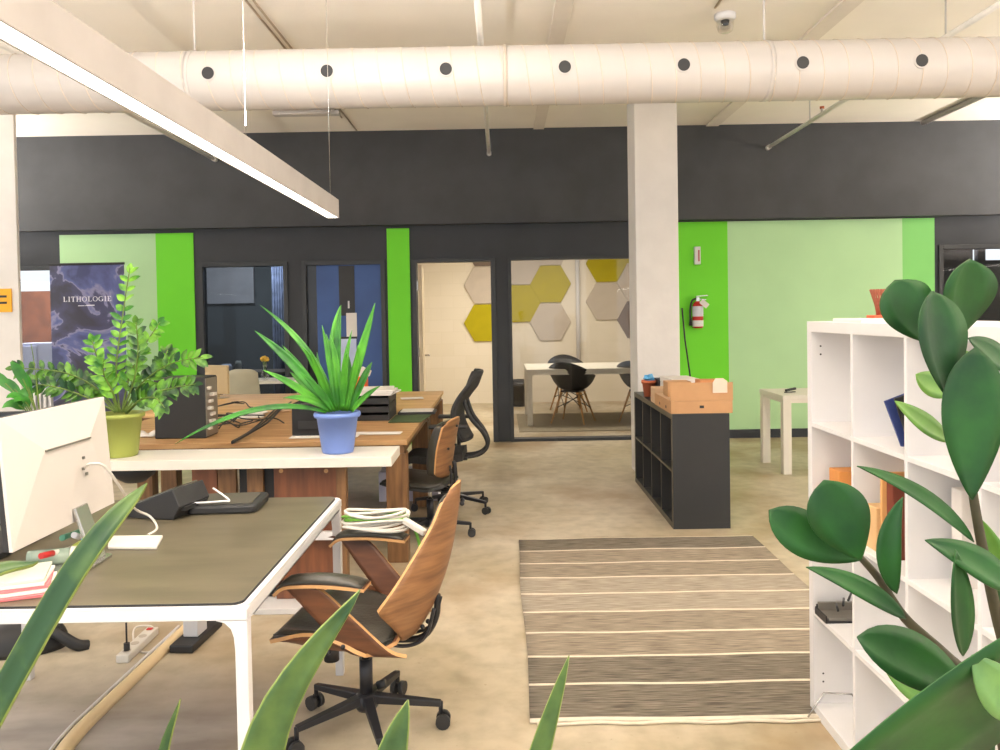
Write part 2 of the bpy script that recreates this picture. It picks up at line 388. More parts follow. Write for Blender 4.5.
def blade(mb, pts, width, prof, nrm=(0, -1, .3), fold=.15, mi=0, cup=0.0):
    """leaf blade along pts; prof(t)->0..1 width factor"""
    n = len(pts)-1; vs = []; uvs = []
    for i, p in enumerate(pts):
        t = (pts[min(i+1, n)]-pts[max(i-1, 0)]).normalized(); N = Vector(nrm); N = (N-t*N.dot(t))
        N = N.normalized() if N.length > 1e-4 else t.orthogonal().normalized()
        sd = t.cross(N); w = width*.5*max(prof(i/n), .02)
        for k in (-1, -.5, 0, .5, 1):
            vs.append(p+sd*(w*k)+N*(abs(k)*fold*w-cup*(1-k*k)*w)); uvs.append(((k+1)/2, i/n))
    fs = [(i*5+k, i*5+k+1, (i+1)*5+k+1, (i+1)*5+k) for i in range(n) for k in range(4)]
    return mb.add(vs, fs, mi, True, uvs)
def obo(t): return (math.sin(PI*t**1.35)**.62)*(1 if t < .85 else (1-((t-.85)/.15)**2*.25)) if 0 < t < 1 else 0
def ovate(t): return math.sin(PI*min(1, max(0, t))**.85)**.8 if 0 < t < 1 else 0
def obov(t): return math.sin(PI*t**1.15)**.7 if 0 < t < 1 else 0
def strap(t): return (min(1, .55+t*1.5)*(1-max(0, (t-.45)/.55)**2.0))

# ================================================================== ROOM SHELL
WY = 9.3; CZ = 3.6; XL = -7.2; XR = 7.2; YB = -3.0
struct('floor', MB().box((-8.5, YB, -.1), (XR+1, 14.6, 0)), M_floor)
cb = MB().box((XL, YB, CZ), (XR, WY+.3, CZ+.15))
struct('ceiling', cb, M_ceil)
struct('trim_1', MB().box((.40, 2, CZ-.02), (.52, 9.14, CZ)), M_band)
struct('trim_2', MB().box((2.36, 2, CZ-.02), (2.50, 9.14, CZ)), M_band)
# left wall with three daylight openings
wl = MB(); wl.box((XL-.2, YB, 0), (XL, WY, .8)); wl.box((XL-.2, YB, 3.1), (XL, WY, CZ))
for (a, b) in ((YB, -2.6), (.6, 1.1), (4.4, 4.9), (8.4, WY)): wl.box((XL-.2, a, .8), (XL, b, 3.1))
struct('wall_left', wl, M_white)
struct('wall_right', MB().box((XR, YB, 0), (XR+.2, WY, CZ)), M_white)
# right wall and back wall
ZT = 2.14
def XW(px): return (px-501.5)*WY/800
wb = MB(); T = .14
wb.box((XL, WY, 2.53), (XR, WY+T, CZ)); wb.box((XL, WY, ZT), (XW(938), WY+T, 2.53))
wb.box((XW(938), WY, 2.2), (XR, WY+T, 2.53))
for a, b in ((None, -42), (62, 200), (289, 303), (386, 415), (495, 511), (650, 938), (1062, None)):
    wb.box((XW(a) if a is not None else XL, WY, 0), (XW(b) if b is not None else XR, WY+T, ZT+ (0.06 if a in (1062,) else 0)))
wb.box((XW(-42), WY, 0), (XW(62), WY+T, .1)); wb.box((XW(200), WY, 0), (XW(289), WY+T, .1)); wb.box((XW(938), WY, 0), (XW(1062), WY+T, .6))
struct('wall_back', wb, M_dark2)
struct('trim_3', MB().box((XL, WY-.14, 2.53), (XR, WY-.001, CZ)), M_dark)
k = 4
for a, b, zt, m in ((62, 158, 2.49, M_gl), (158, 195.5, 2.49, M_gb), (388.5, 411, 2.50, M_gb), (655, 728, 2.515, M_gb), (728, 902, 2.515, M_gl), (902, 934, 2.515, M_gm)):
    struct('trim_%d' % k, MB().box((XW(a), WY-.012, .0), (XW(b), WY-.0005, zt)), m); k += 1
struct('baseboard_back', MB().box((XW(655), WY-.03, 0), (XW(934), WY-.012, .1)), M_dark2, .003)
# window frames and panes
def frame(name, a, b, z0, z1, glass, w=.05, mull=()):
    x0, x1 = XW(a), XW(b)
    mb = MB(); y0, y1 = WY-.025, WY+.10
    mb.box((x0, y0, z0), (x0+w, y1, z1)); mb.box((x1-w, y0, z0), (x1, y1, z1)); mb.box((x0+w, y0, z1-w), (x1-w, y1, z1)); mb.box((x0+w, y0, z0), (x1-w, y1, z0+w))
    for q in mull: mb.box((XW(q)-.02, y0, z0+w), (XW(q)+.02, y1, z1-w))
    f = struct(name, mb, M_frame, .003)
    g = MB().box((x0+w, WY+.03, z0+w), (x1-w, WY+.036, z1-w)).build('pane', glass, f)
    return f
frame('window_1', -42, 62, .1, ZT, M_glass)
frame('window_2', 200, 289, .1, ZT, M_glassd)
frame('window_3', 509, 652, .0, ZT+.005, M_glass, .035)
frame('window_4', 938, 1062, .6, 2.2, M_glass)
# door 1: blue door leaf in its frame
d1 = MB(); x0, x1 = XW(303), XW(386)
d1.box((x0, WY-.02, 0), (x0+.05, WY+.1, ZT)); d1.box((x1-.05, WY-.02, 0), (x1, WY+.1, ZT)); d1.box((x0+.05, WY-.02, ZT-.05), (x1-.05, WY+.1, ZT))
D1 = struct('door_1', d1, M_frame, .003)
MB().box((XW(317), WY+.02, .02), (x1-.05, WY+.06, ZT-.05)).build('door_leaf', M_bdoor, D1)
MB().box((x0+.05, WY+.03, .02), (XW(317), WY+.055, ZT-.05)).build('side_panel', M_blackg, D1)
MB().box((XW(339.5), WY+.012, 1.50), (XW(355), WY+.0195, ZT-.06)).build('shade_strip', M_black, D1)  # shade down the door, modelled as a black strip behind the number
a = P(346, 313, WY); b = P(357, 338, WY)
MB().box((a.x, WY+.006, b.z), (b.x, WY+.0115, a.z)).build('notice', M_paper, D1)
a = P(336, 339, WY); b = P(357, 377, WY)
nb = MB().box((a.x, WY+.000, b.z), (b.x, WY+.0055, a.z)); 
o = nb.build('notice', mat('paper_blue_white', rgb(196, 206, 236), .7), D1)
MB().box((a.x-.03, WY-.004, a.z), (b.x+.01, WY+.011, a.z+.025)).build('clip_rail', M_black, D1)
def text_mesh(txt, size, ext=.001, spacing=1.0):
    cu = bpy.data.curves.new('t', 'FONT'); cu.body = txt; cu.size = size; cu.extrude = ext; cu.space_character = spacing; cu.offset = .004; cu.align_x = 'CENTER'; cu.align_y = 'CENTER'
    t = bpy.data.objects.new('t', cu); C.objects.link(t); dg = bpy.context.evaluated_depsgraph_get(); dg.update()
    me = bpy.data.meshes.new_from_object(t.evaluated_get(dg)); bpy.data.objects.remove(t); return me
def text_obj(name, txt, size, loc, m, parent, spacing=1.0, rot=(PI/2, 0, 0)):
    me = text_mesh(txt, size, .001, spacing); me.materials.clear(); me.materials.append(m)
    o = bpy.data.objects.new(name, me); C.objects.link(o); o.location = loc; o.rotation_euler = rot; o.parent = parent; return o
q = P(348.5, 305, WY)
text_obj('room_number', '1', .115, (q.x, WY+.009, q.z), M_white, D1)
# door 2: opening with the leaf swung into the meeting room
x0, x1 = XW(413), XW(495)
d2 = MB(); d2.box((x0, WY-.02, 0), (x0+.05, WY+.13, ZT)); d2.box((x1-.04, WY-.02, 0), (x1+.02, WY+.13, ZT)); d2.box((x0+.05, WY-.02, ZT-.04), (x1-.04, WY+.13, ZT))
D2 = struct('door_2', d2, M_frame, .003)
LF = MB(); Mx = Matrix.Translation((x0+.06, WY+.12, 0)) @ Matrix.Rotation(math.radians(94), 4, 'Z')
LF.box((0, -.04, .02), (.82, 0, ZT-.06), 0, Mx)
dl = LF.build('door_leaf', mat('door_cream', rgb(226, 208, 178), .5), D2)
hd = MB(); hd.tube([Mx @ Vector((.76, -.04, .98)), Mx @ Vector((.76, -.09, .98)), Mx @ Vector((.66, -.095, .98))], .011, 8); hd.build('door_handle', M_chrome, dl)
hg = MB()
for z in (.35, 1.0, 1.78): hg.box((x0+.045, WY+.02, z), (x0+.062, WY+.10, z+.11))
hg.build('hinge', M_chrome, D2)

# meeting room shell behind door 2 and window 3
mr = MB(); mr.box((-1.8, 13.3, 0), (2.9, 13.45, 3.0))
struct('wall_meeting_back', mr, M_block)
struct('wall_meeting_left', MB().box((-1.95, WY+T, 0), (-1.8, 13.45, 3.0)), M_block)
struct('wall_meeting_right', MB().box((2.9, WY+T, 0), (3.05, 13.45, 3.0)), M_block)
struct('ceiling_meeting', MB().box((-1.95, WY+T, 3.0), (3.05, 13.45, 3.1)), M_white)
q = P(578, 300, 13.2)
struct('trim_20', MB().tube([(q.x, 13.25, 0), (q.x, 13.25, 3.0)], .035, 10), M_white)
# side rooms behind the other windows
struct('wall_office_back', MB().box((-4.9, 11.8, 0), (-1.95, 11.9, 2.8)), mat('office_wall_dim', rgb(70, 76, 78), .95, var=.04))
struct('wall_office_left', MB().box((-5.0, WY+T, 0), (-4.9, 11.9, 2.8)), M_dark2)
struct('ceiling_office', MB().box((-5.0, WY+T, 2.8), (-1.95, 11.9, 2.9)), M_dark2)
wf = MB(); wf.box((-8.4, 12.6, 0), (-5.0, 12.7, 1.5)); wf.box((-8.4, 12.6, 2.5), (-5.0, 12.7, 2.9)); wf.box((-8.4, 12.6, 1.5), (-7.9, 12.7, 2.5)); wf.box((-5.9, 12.6, 1.5), (-5.0, 12.7, 2.5))
struct('wall_annex_back', wf, mat('annex_wall', rgb(190, 150, 112), .7))
struct('window_5', MB().box((-6.95, 12.58, 1.5), (-6.85, 12.68, 2.5)), mat('orange_frame', rgb(220, 120, 60), .5))
struct('ceiling_annex', MB().box((-8.4, WY+T, 2.9), (-5.0, 12.7, 3.0)), M_white)
struct('wall_annex_left', MB().box((-8.5, WY+T, 0), (-8.4, 12.7, 3.0)), M_white)
we = MB(); we.box((4.2, 12.6, 0), (8.2, 12.7, 2.2)); we.box((4.2, 12.6, 2.55), (8.2, 12.7, 2.9))
for a, b in ((4.2, 7.42), (7.50, 7.62), (8.1, 8.2)): we.box((a, 12.6, 2.2), (b, 12.7, 2.55))
struct('wall_store_back', we, M_dark2)
struct('wall_store_left', MB().box((4.1, WY+T, 0), (4.2, 12.7, 2.9)), M_dark2)
struct('wall_store_right', MB().box((8.1, WY+T, 0), (8.2, 12.7, 2.9)), M_dark2)
struct('ceiling_store', MB().box((4.1, WY+T, 2.9), (8.2, 12.7, 3.0)), M_dark2)

# columns
cx = P(636.5, 300, 7.2).x
co = MB().box((cx, 7.2, 0), (cx+.385, 7.6, CZ)); struct('trim_21', co, M_colm, .008)
cl = P(17, 240, 7.2).x
struct('trim_22', MB().box((cl-.60, 7.2, 0), (cl, 7.24, CZ)), M_colm, .004)
a = P(-14, 289, 7.19); b = P(12, 312, 7.19)
sg = MB().box((a.x, 7.185, b.z), (b.x, 7.197, a.z)); 
for zz in (.35, .62): sg.box((a.x+.03, 7.183, b.z+(a.z-b.z)*zz), (b.x-.04, 7.1855, b.z+(a.z-b.z)*zz+.02), 1)
tag(sg.build('wall_sign', [M_sign, M_black]), 'yellow sign with black lines fixed to the left white column', 'sign')

# ================================================================== CEILING SERVICES
DY = 5.0; R = .185
za = P(500, 46.5, DY).z; zb_ = P(500, 105.5, DY).z; DZ = (za+zb_)/2; R = (za-zb_)/2*.985
duct = thing('air_duct', 'long round white spiral ventilation duct hanging across the ceiling', 'duct', (0, DY, DZ))
MB().tube([(-7.0+i*.5, 0, 0) for i in range(29)], R, 48).build('pipe', M_duct, duct)
hx = []; pitch = .148; n = int(14/pitch*24)
for i in range(n+1):
    a = 2*PI*i/24; x = -7+pitch*i/24
    hx.append((x, math.cos(a)*(R+.001), math.sin(a)*(R+.001)))
MB().tube(hx, .0035, 5).build('spiral_seam', mat('seam_grey', rgb(214, 200, 184), .5), duct)
for x in (P(505, 75, DY).x, P(505, 75, DY).x+5.0, P(505, 75, DY).x-5.0):
    MB().tube([(x-.012, 0, 0), (x+.012, 0, 0)], R+.006, 48).build('coupling_band', mat('seam_dark', rgb(196, 184, 170), .5), duct)
# outlets
for i in range(-3, 10):
    px = 446+118.7*(i-2)+.0; x = P(px, 70, DY-R*.95).x
    if abs(x) > 6.8: continue
    sa = max(-.9, min(.9, (P(446, 69.5, DY-R*.95).z-DZ)/R)); an = math.asin(sa)
    nrm = Vector((0, -math.cos(an), math.sin(an))); c = Vector((x, 0, 0))+nrm*R
    o = MB(); o.tube([c-nrm*.01, c+nrm*.006], .046, 20, 1); o.tube([c+nrm*.0061, c+nrm*.008], .037, 20, 0)
    o.build('air_nozzle', [M_black, M_duct], duct)
for px in (194, 764):
    x = P(px, 20, DY).x
    MB().tube([(x, 0, R), (x, 0, CZ-DZ)], .007, 8).build('hanger_rod', M_duct, duct)
    MB().tube([(x-.015, 0, 0), (x+.015, 0, 0)], R+.003, 40).build('hanger_strap', M_duct, duct)
# sprinkler pipes
for i, (px, py, lab) in enumerate(((489, 153, 'white sprinkler pipe running above the duct straight ahead to the dark wall'), (214, 159, 'white sprinkler pipe beside the lit pendant lamp'), (769, 147, 'white sprinkler pipe ending right of the white column'))):
    q = P(px, py, 9.1)
    t = thing('sprinkler_pipe', lab, 'pipe', (q.x, 9.1, q.z), group='sprinkler pipes')
    pb = MB().tube([(0, 0, 0), (0, -6.5, 0)], .021, 12).build('pipe', mat('pipe_white', rgb(244, 240, 234), .5), t)
    MB().tube([(0, .055, 0), (0, -.03, 0)], .026, 12).build('end_cap', mat('pipe_white', rgb(244, 240, 234), .5), t)
    for yy in (-1.2, -3.6, -5.6):
        MB().tube([(0, yy, .02), (0, yy, CZ-q.z)], .006, 6).build('hanger', M_duct, t)
    if i == 2:
        hh = MB().tube([(0, -1.5, .01), (0, -1.5, .05)], .012, 8); hh.tube([(0, -1.5, .05), (0, -1.5, .07)], .022, 8, 1); hh.build('sprinkler_head', [M_duct, M_terra], t)
# conduits on the ceiling
for (px, py, lab, gap) in ((357, 133, 'thin white conduit on the ceiling right of the pendant lamp', 1), (922, 121, 'white conduit on the ceiling at the far right', 0), (668, 118, 'pair of thin conduits on the ceiling near the smoke detector', 1)):
    q = P(px, py, 9.12); x = q.x if px != 668 else 1.52
    y1 = 9.1 if px != 668 else 5.6; r = .03 if px == 922 else .008
    m = MB().tube([(x, y1, CZ-r), (x, 2.2, CZ-r)], r, 10)
    if gap: m.tube([(x-.05, y1-.6, CZ-r), (x-.05, 2.2, CZ-r)], r, 8)
    tag(m.build('ceiling_conduit', M_duct if px == 922 else mat('conduit_grey', rgb(186, 168, 146), .5)), lab, 'conduit')
# smoke detector
q = P(725, 14, 5.75)
t = thing('smoke_detector', 'clear domed detector on the ceiling above the duct', 'detector', (q.x, 5.75, CZ))
MB().lathe([(.0, 0), (.075, 0), (.075, -.03), (.06, -.045), (0, -.045)], 24).build('base', M_white, t)
MB().lathe([(.06, -.045), (.062, -.08), (.05, -.12), (.02, -.135), (0, -.137)], 24).build('cover', glassmat('dome', (.93, .92, .9, 1), .8), t)
MB().lathe([(0, -.045), (.03, -.045), (.025, -.075), (0, -.08)], 16).build('sensor', M_black, t)
# fixture on the ceiling behind the duct
t = thing('ceiling_bracket', 'small white cable bracket on the ceiling behind the duct', 'bracket', (P(302, 120, 8.2).x, 8.2, CZ))
a = P(268, 122, 8.0).x-t.location.x; b = P(336, 120, 8.0).x-t.location.x
MB().cbox(((a+b)/2, 0, -.03), (b-a, .09, .05)).build('channel', M_duct, t, .01)
MB().tube([(a+.08, -.06, -.04), (b-.1, -.06, -.04), (b-.03, -.06, -.0)], .012, 8).build('tube', M_duct, t)

# pendant lamps
def pendant(x, yc, L, label):
    t = thing('pendant_lamp', label, 'lamp', (x, yc, 2.04), group='linear pendant lamps')
    h = .10; w = .066; y0, y1 = -L/2, L/2
    hb = MB(); hb.box((-w/2, y0, 0), (-w/2+.006, y1, h)); hb.box((w/2-.006, y0, 0), (w/2, y1, h)); hb.box((-w/2+.006, y1-.006, 0), (w/2-.006, y1, h)); hb.box((-w/2+.006, y0, 0), (w/2-.006, y0+.006, h)); hb.box((-w/2+.006, y0+.006, h*.45), (w/2-.006, y1-.006, h*.5))
    hb.build('housing', mat('lamp_housing', rgb(186, 180, 176), .45), t)
    MB().box((-w/2+.007, y0+.008, .001), (w/2-.007, y1-.008, .012)).build('diffuser', M_led, t)
    for yy in (y1-.06, y1-1.5, y1-3.0, y1-4.5):
        if yy > y0: MB().tube([(0, yy, h*.5), (0, yy, CZ-2.04)], .0015, 6).build('suspension_wire', M_chrome, t)
        if yy > y0: MB().lathe([(0, CZ-2.04), (.03, CZ-2.04), (.03, CZ-2.055), (0, CZ-2.06)], 14, (0, yy, 0)).build('ceiling_cap', M_white, t)
    return t
pendant(*PEND[0], 'long lit linear pendant lamp hanging at the upper left')
pendant(*PEND[1], 'added linear pendant lamp right of the camera outside the frame')  # this and the following pendants are unseen, added to brighten ceiling and walls
pendant(*PEND[2], 'added linear pendant lamp at the far end of the right wall outside the frame')
pendant(*PEND[3], 'added linear pendant lamp at the far end of the left wall outside the frame')
pendant(*PEND[4], 'added linear pendant lamp beside the camera along the right wall outside the frame')
pendant(*PEND[5], 'added linear pendant lamp beside the camera along the left wall outside the frame')

# ================================================================== RUG
rl = G(518, 540, .01); rn = G(527, 719, .01); rr_ = G(752, 536, .01)
rx0, rx1, ry0, ry1 = rl.x, rr_.x, rn.y, rl.y
rb = MB(); N_ = 9; sw = .018; step = (ry1-ry0)/N_
shade = [0, 0, 1, 1, 2, 2, 1, 1, 0]  # paler middle bands: the angle of the light, put into the rug colour
def rugstrip(y0, y1, mi, nx=24):
    def zz(x, y): return .008+.0015*math.sin(x*5+y*3)+.001*math.sin(x*11-y*7)
    vs = []; 
    for i in range(nx+1):
        x = rx0+(rx1-rx0)*i/nx
        for y in (y0, y1): 
            yy = y+.006*math.sin(x*6+y*2); xx = x+(.006*math.sin(yy*4) if i in (0, nx) else 0)
            vs.append((xx, yy, zz(xx, yy)))
    rb.add(vs, [(2*i, 2*i+2, 2*i+3, 2*i+1) for i in range(nx)], mi, True)
for i in range(N_):
    y0 = ry0+i*step
    rugstrip(y0+(sw if i else 0), y0+step, shade[i])
    if i: rugstrip(y0, y0+sw, 3)
rugstrip(ry0-.022, ry0, 3); rugstrip(ry1, ry1+.015, 3)
tag(rb.build('striped_rug', M_rug+[M_rugc], solid=.008), 'grey brown woven rug with thin cream stripes on the floor', 'rug')
hem = MB(); hem.tube([(rx0+.02+i*(rx1-rx0)/20, ry0-.03-.006*math.sin(i*1.7)-.010*(i/20), .007) for i in range(21)], .006, 8)
o = hem.build('folded_hem', M_rugc); o.location.z = .001; 
rug = bpy.data.objects['striped_rug']; wl_ = o.location.copy(); o.parent = rug; o.location = wl_-rug.location

# ================================================================== SHELVES
def cube_shelf(name, label, x0, y0, length, rows, cols, m, medge, inner=.016, th=.038, depth=.39, cell=.33):
    """open face towards -X; y0 near end"""
    H = 2*th+rows*cell+(rows-1)*inner; Ln = 2*th+cols*cell+(cols-1)*inner; k = length/Ln
    t = thing(name, label, 'shelf', (x0+depth/2, y0+length/2, 0)); hx = depth/2; hy = length/2
    f = MB(); ms = [m, medge]
    def board(a, b, nm):
        mb = MB(); mb.box(a, b)
        if medge is not m: mb.box((a[0]-.0012, a[1]+.0005, a[2]+.0005), (a[0], b[1]-.0005, b[2]-.0005), 1)
        mb.build(nm, ms, t, .0015)
    board((-hx, -hy, H-th), (hx, hy, H), 'top_board'); board((-hx, -hy, 0), (hx, hy, th), 'bottom_board')
    board((-hx, -hy, th), (hx, -hy+th*k, H-th), 'side_panel'); board((-hx, hy-th*k, th), (hx, hy, H-th), 'side_panel')
    for c in range(1, cols):
        y = -hy+(th+c*cell+(c-1)*inner)*k; board((-hx, y, th), (hx, y+inner*k, H-th), 'divider')
    for r in range(1, rows):
        z = th+r*cell+(r-1)*inner
        for c in range(cols):
            y = -hy+(th+c*(cell+inner))*k; board((-hx, y, z), (hx, y+cell*k, z+inner), 'shelf_board')
    if medge is m:
        hl = MB()
        for zz in (H-.09, H-.12, .15, .12): 
            for xx in (-hx+.035,): hl.tube([(xx, hy-th*k-.0015, zz), (xx, hy-th*k+.001, zz)], .0035, 8)
        hl.build('peg_hole', M_black, t)
    return t, H, k
b0 = G(816, 708.7, 0)
WSX, WSY1 = b0.x-.022, b0.y
ws, WH, wk = cube_shelf('white_shelf_unit', 'tall white cube shelf with open square bays right of the rug', WSX, WSY1-1.44, 1.44, 4, 4, M_white, M_white)
ws.scale = (1, 1, 1.004)
n0 = G(673.6, 529.4, 0); f0 = G(635.6, 481.4, 0)
BSX = n0.x
bs, BH, bk = cube_shelf('black_shelf_unit', 'low black cube shelf with its open side facing the aisle beside the white column', BSX, n0.y, f0.y-n0.y, 2, 4, M_blackw, M_edge)
bs.scale = (1, 1, .79/BH); BH = .79
def wz(row): return .038+(3-row)*(.33+.016)       # row 0 = top; floor of the bay
def wy(bay): return WSY1-(.038+bay*.346)*wk        # bay 0 = farthest; its far side
# things in the white shelf
def cb(name, label, cat, a, b, m, bevel=.002, rz=0, tilt=None, group=None):
    a = Vector(a); b = Vector(b); c = (a+b)/2; d = b-a
    M = Matrix.Rotation(rz, 4, 'Z')
    if tilt: M = M @ Matrix.Rotation(tilt[1], 4, tilt[0])
    mb = MB().cbox((0, 0, 0), (abs(d.x), abs(d.y), abs(d.z)), 0, M)
    lo = min(v.z for v in mb.v)
    for v in mb.v: v += Vector((c.x, c.y, min(a.z, b.z)-lo))
    return tag(mb.build(name, m, None, bevel), label, cat, group)
y = wy(1)
t = cb('magazine', 'blue magazine leaning at the right of the upper bay beside the black one', 'magazine', (WSX+.03, y-.195, wz(0)+.001), (WSX+.21, y-.187, wz(0)+.15), M_bluedk, .001, 0, ('Y', -.35))
t = cb('magazine', 'black booklet leaning against the divider in the upper bay', 'magazine', (WSX+.04, y-.235, wz(0)+.001), (WSX+.2, y-.227, wz(0)+.16), M_black, .001, 0, ('Y', -.3))
y = wy(0)
cb('orange_box', 'orange brown wooden box in the second row of the far bay', 'box', (WSX+.05, y-.12, wz(1)+.001), (WSX+.32, y-.03, wz(1)+.19), mat('orange_wood', rgb(214, 142, 74), .6, var=.1), .003)
y = wy(1)
cb('wooden_box', 'pale wooden box in the second row of the white shelf', 'box', (WSX+.03, y-.09, wz(1)+.001), (WSX+.27, y-.02, wz(1)+.14), mat('pale_wood', rgb(222, 180, 128), .6, var=.1), .003)
cb('wooden_board', 'thin upright wooden board left of the dark red book', 'board', (WSX+.03, y-.132, wz(1)+.001), (WSX+.25, y-.12, wz(1)+.26), mat('board_wood', rgb(226, 170, 108), .6, var=.1), .001)
cb('book', 'dark red book standing upright in the second row', 'book', (WSX+.04, y-.18, wz(1)+.001), (WSX+.26, y-.14, wz(1)+.245), mat('book_red', rgb(120, 56, 40), .6, var=.1), .002)
y = wy(2)
cb('file_holder', 'translucent white file standing in the second row third bay', 'file', (WSX+.10, y-.09, wz(1)+.001), (WSX+.34, y-.04, wz(1)+.27), mat('white_plastic', rgb(224, 218, 212), .4, var=.02), .003)
cb('paper_stack', 'white paper stack lying in the third row of the white shelf', 'paper', (WSX+.04, y-.29, wz(2)+.001), (WSX+.3, y-.06, wz(2)+.03), M_paper, .002)
y = wy(3)
cb('poster_card', 'orange and white card standing in the near upper bay', 'card', (WSX+.1, y-.12, wz(0)+.001), (WSX+.26, y-.11, wz(0)+.16), M_card, .001, 0, ('Y', .5))
y = wy(0)
t = thing('document_tray', 'grey and black document tray sticking out of the far bay', 'tray', (WSX+.085, y-.08, wz(3)+.33+.016+.001)); t.scale = (.9, .36, .9)
tz = t.location.z
MB().box((-.10, -.13, 0), (.17, .14, .006)).box((-.10, -.13, .006), (-.095, .14, .03)).box((.165, -.13, .006), (.17, .14, .03)).box((-.095, .135, .006), (.165, .14, .04)).build('tray', M_bmetal, t, .001)
MB().box((-.085, -.11, .0065), (.155, .12, .018)).build('paper', M_steel, t)
for i in range(3):
    MB().tube([(-.05+.02*i, -.12, .05+i*.02), (-.02+.03*i, .10, .045+i*.02)], .005, 6).build('pen', M_black, t)
MB().box((-.09, .1, .006), (.16, .134, .05)).build('pen_rest', M_steel, t)
cb('notepad', 'dark notepad with papers lying on the bottom row shelf edge', 'notepad', (WSX+.05, wy(0)-.34, tz+.001), (WSX+.24, wy(0)-.295, tz+.02), M_bluedk)
t = thing('wire_stand', 'bent silver wire stand lying on the bottom board of the white shelf', 'stand', (WSX+.02, WSY1-.12, .039))
a = G(808, 719, .012)-t.location; b = G(824, 698, .07)-t.location; c = G(852, 702, .06)-t.location
MB().tube([(a.x, a.y, -.02), (b.x, b.y, .05), (c.x, c.y, .05)], .0035, 8).tube([(c.x, c.y, .05), (c.x+.02, c.y-.06, .0045)], .0035, 8).build('wire', M_chrome, t)
MB().tube([(.08, -.16, .004), (.10, -.20, .004)], .003, 6).build('pin', M_ply, t)
# on top of the white shelf
q = P(880, 319, 2.62)
t = thing('terracotta_sculpture', 'small red wire mesh vase on a pale tray on the white shelf', 'vase', (WSX+.115, 2.64, WH+.019)); t.scale = (.6, .6, .75)
sc = MB(); rnd = random.Random(3)
MB().box((-.05, -.045, 0), (.05, .045, .012)).build('foot', M_red if False else mat('coral', rgb(216, 92, 58), .6), t, .002)
for i in range(16):
    a = 2*PI*i/16; sc.tube([(.012*math.cos(a), .012*math.sin(a), .012), (.018*math.cos(a+.8), .018*math.sin(a+.8), .05), (.046*math.cos(a+1.3), .046*math.sin(a+1.3), .125)], .0035, 6)
    sc.tube([(.012*math.cos(a), .012*math.sin(a), .012), (.018*math.cos(a-.8), .018*math.sin(a-.8), .05), (.046*math.cos(a-1.3), .046*math.sin(a-1.3), .125)], .0035, 6)
sc.build('mesh_vase', mat('coral_dark', rgb(150, 80, 56), .6), t)
cb('white_tray', 'pale flat tray on the far end of the white shelf', 'tray', (WSX+.01, 2.54, WH+.001), (WSX+.19, 2.76, WH+.018), M_paper, .004)
t = cb('yellow_book', 'yellow edged book lying on the white shelf behind the big leaves', 'book', (WSX+.14, 1.80, WH+.001), (WSX+.30, 1.95, WH+.018), mat('yellow_cover', rgb(226, 196, 90), .6), .002)

# right white table
tl = G(787, 474, 0); TY0 = tl.y; TX0 = G(782, 474, 0).x
ty1 = G(765, 462, 0).y
t = thing('white_table', 'white square-legged table in front of the pale green wall', 'table', (TX0+.75, (TY0+ty1)/2, 0))
def table_parts(t, w, d, h, leg, m, mleg, th=.035, nm='tabletop', skirt=0):
    MB().box((-w/2, -d/2, h-th), (w/2, d/2, h)).build(nm, m, t, .003)
    for sx in (-1, 1):
        for sy in (-1, 1):
            cx_, cy_ = sx*(w/2-leg/2-.004), sy*(d/2-leg/2-.004)
            MB().cbox((cx_, cy_, (h-th)/2), (leg, leg, h-th)).build('leg', mleg, t, .003)
    if skirt:
        sk = MB(); e = leg+.004
        sk.box((-w/2+e, -d/2+.012, h-th-skirt), (w/2-e, -d/2+.03, h-th)).box((-w/2+e, d/2-.03, h-th-skirt), (w/2-e, d/2-.012, h-th)); sk.box((-w/2+.012, -d/2+e, h-th-skirt), (-w/2+.03, d/2-e, h-th)).box((w/2-.03, -d/2+e, h-th-skirt), (w/2-.012, d/2-e, h-th)); sk.build('frame_rail', mleg, t)
M_tabc = mat('table_cream', rgb(224, 219, 206), .45, var=.02)
table_parts(t, 1.5, ty1-TY0+.07, .715, .075, M_tabc, M_tabc, .04, 'tabletop', .03)
q = P(790, 389, (TY0+ty1)/2-.08)
t = thing('stapler', 'black stapler on the white table by the green wall', 'stapler', (q.x, q.y, .716), .4); t.scale = (.65, .65, .7)
MB().box((-.09, -.02, 0), (.09, .02, .012)).build('base', M_black, t, .003)
MB().bar((-.08, 0, .03), (.10, 0, .05), .034, .03).build('arm', M_black, t, .004)

# things on the black shelf
y0 = n0.y; xs = BSX
t = thing('cardboard_box', 'brown cardboard box at the near end of the black shelf', 'box', (xs+.205, y0+.30, BH+.001))
fz = .085
f = MB(); f.box((-.21, -.29, 0), (.21, .29, .003)); f.box((-.21, -.29, .003), (.21, -.286, fz)); f.box((-.21, .286, .003), (.21, .29, fz)); f.box((-.21, -.286, .003), (-.206, .286, fz)); f.box((.206, -.286, .003), (.21, .286, fz))
f.build('body', [M_card], t)
MB().box((-.206, -.2855, fz-.006), (.206, .286, fz-.001)).build('lid', M_cardl, t)
MB().box((-.212, -.285, fz+.001), (.215, -.279, fz+.125)).build('upright_flap', M_card, t)
hol = MB(); hol.cbox((.0, -.2905, .045), (.03, .002, .018)); hol.cbox((-.2105, -.12, .03), (.002, .02, .02)); hol.cbox((-.2105, .1, .03), (.002, .02, .02)); hol.build('hand_hole', M_black, t)
t2 = MB(); Mq = Matrix.Translation((xs+.33, y0+.035, BH+fz+.13))
cb('cardboard_tray', 'folded cardboard tray standing on the flat box', 'box', (xs+.03, y0+.28, BH+fz+.003), (xs+.20, y0+.44, BH+fz+.11), M_card, .002)
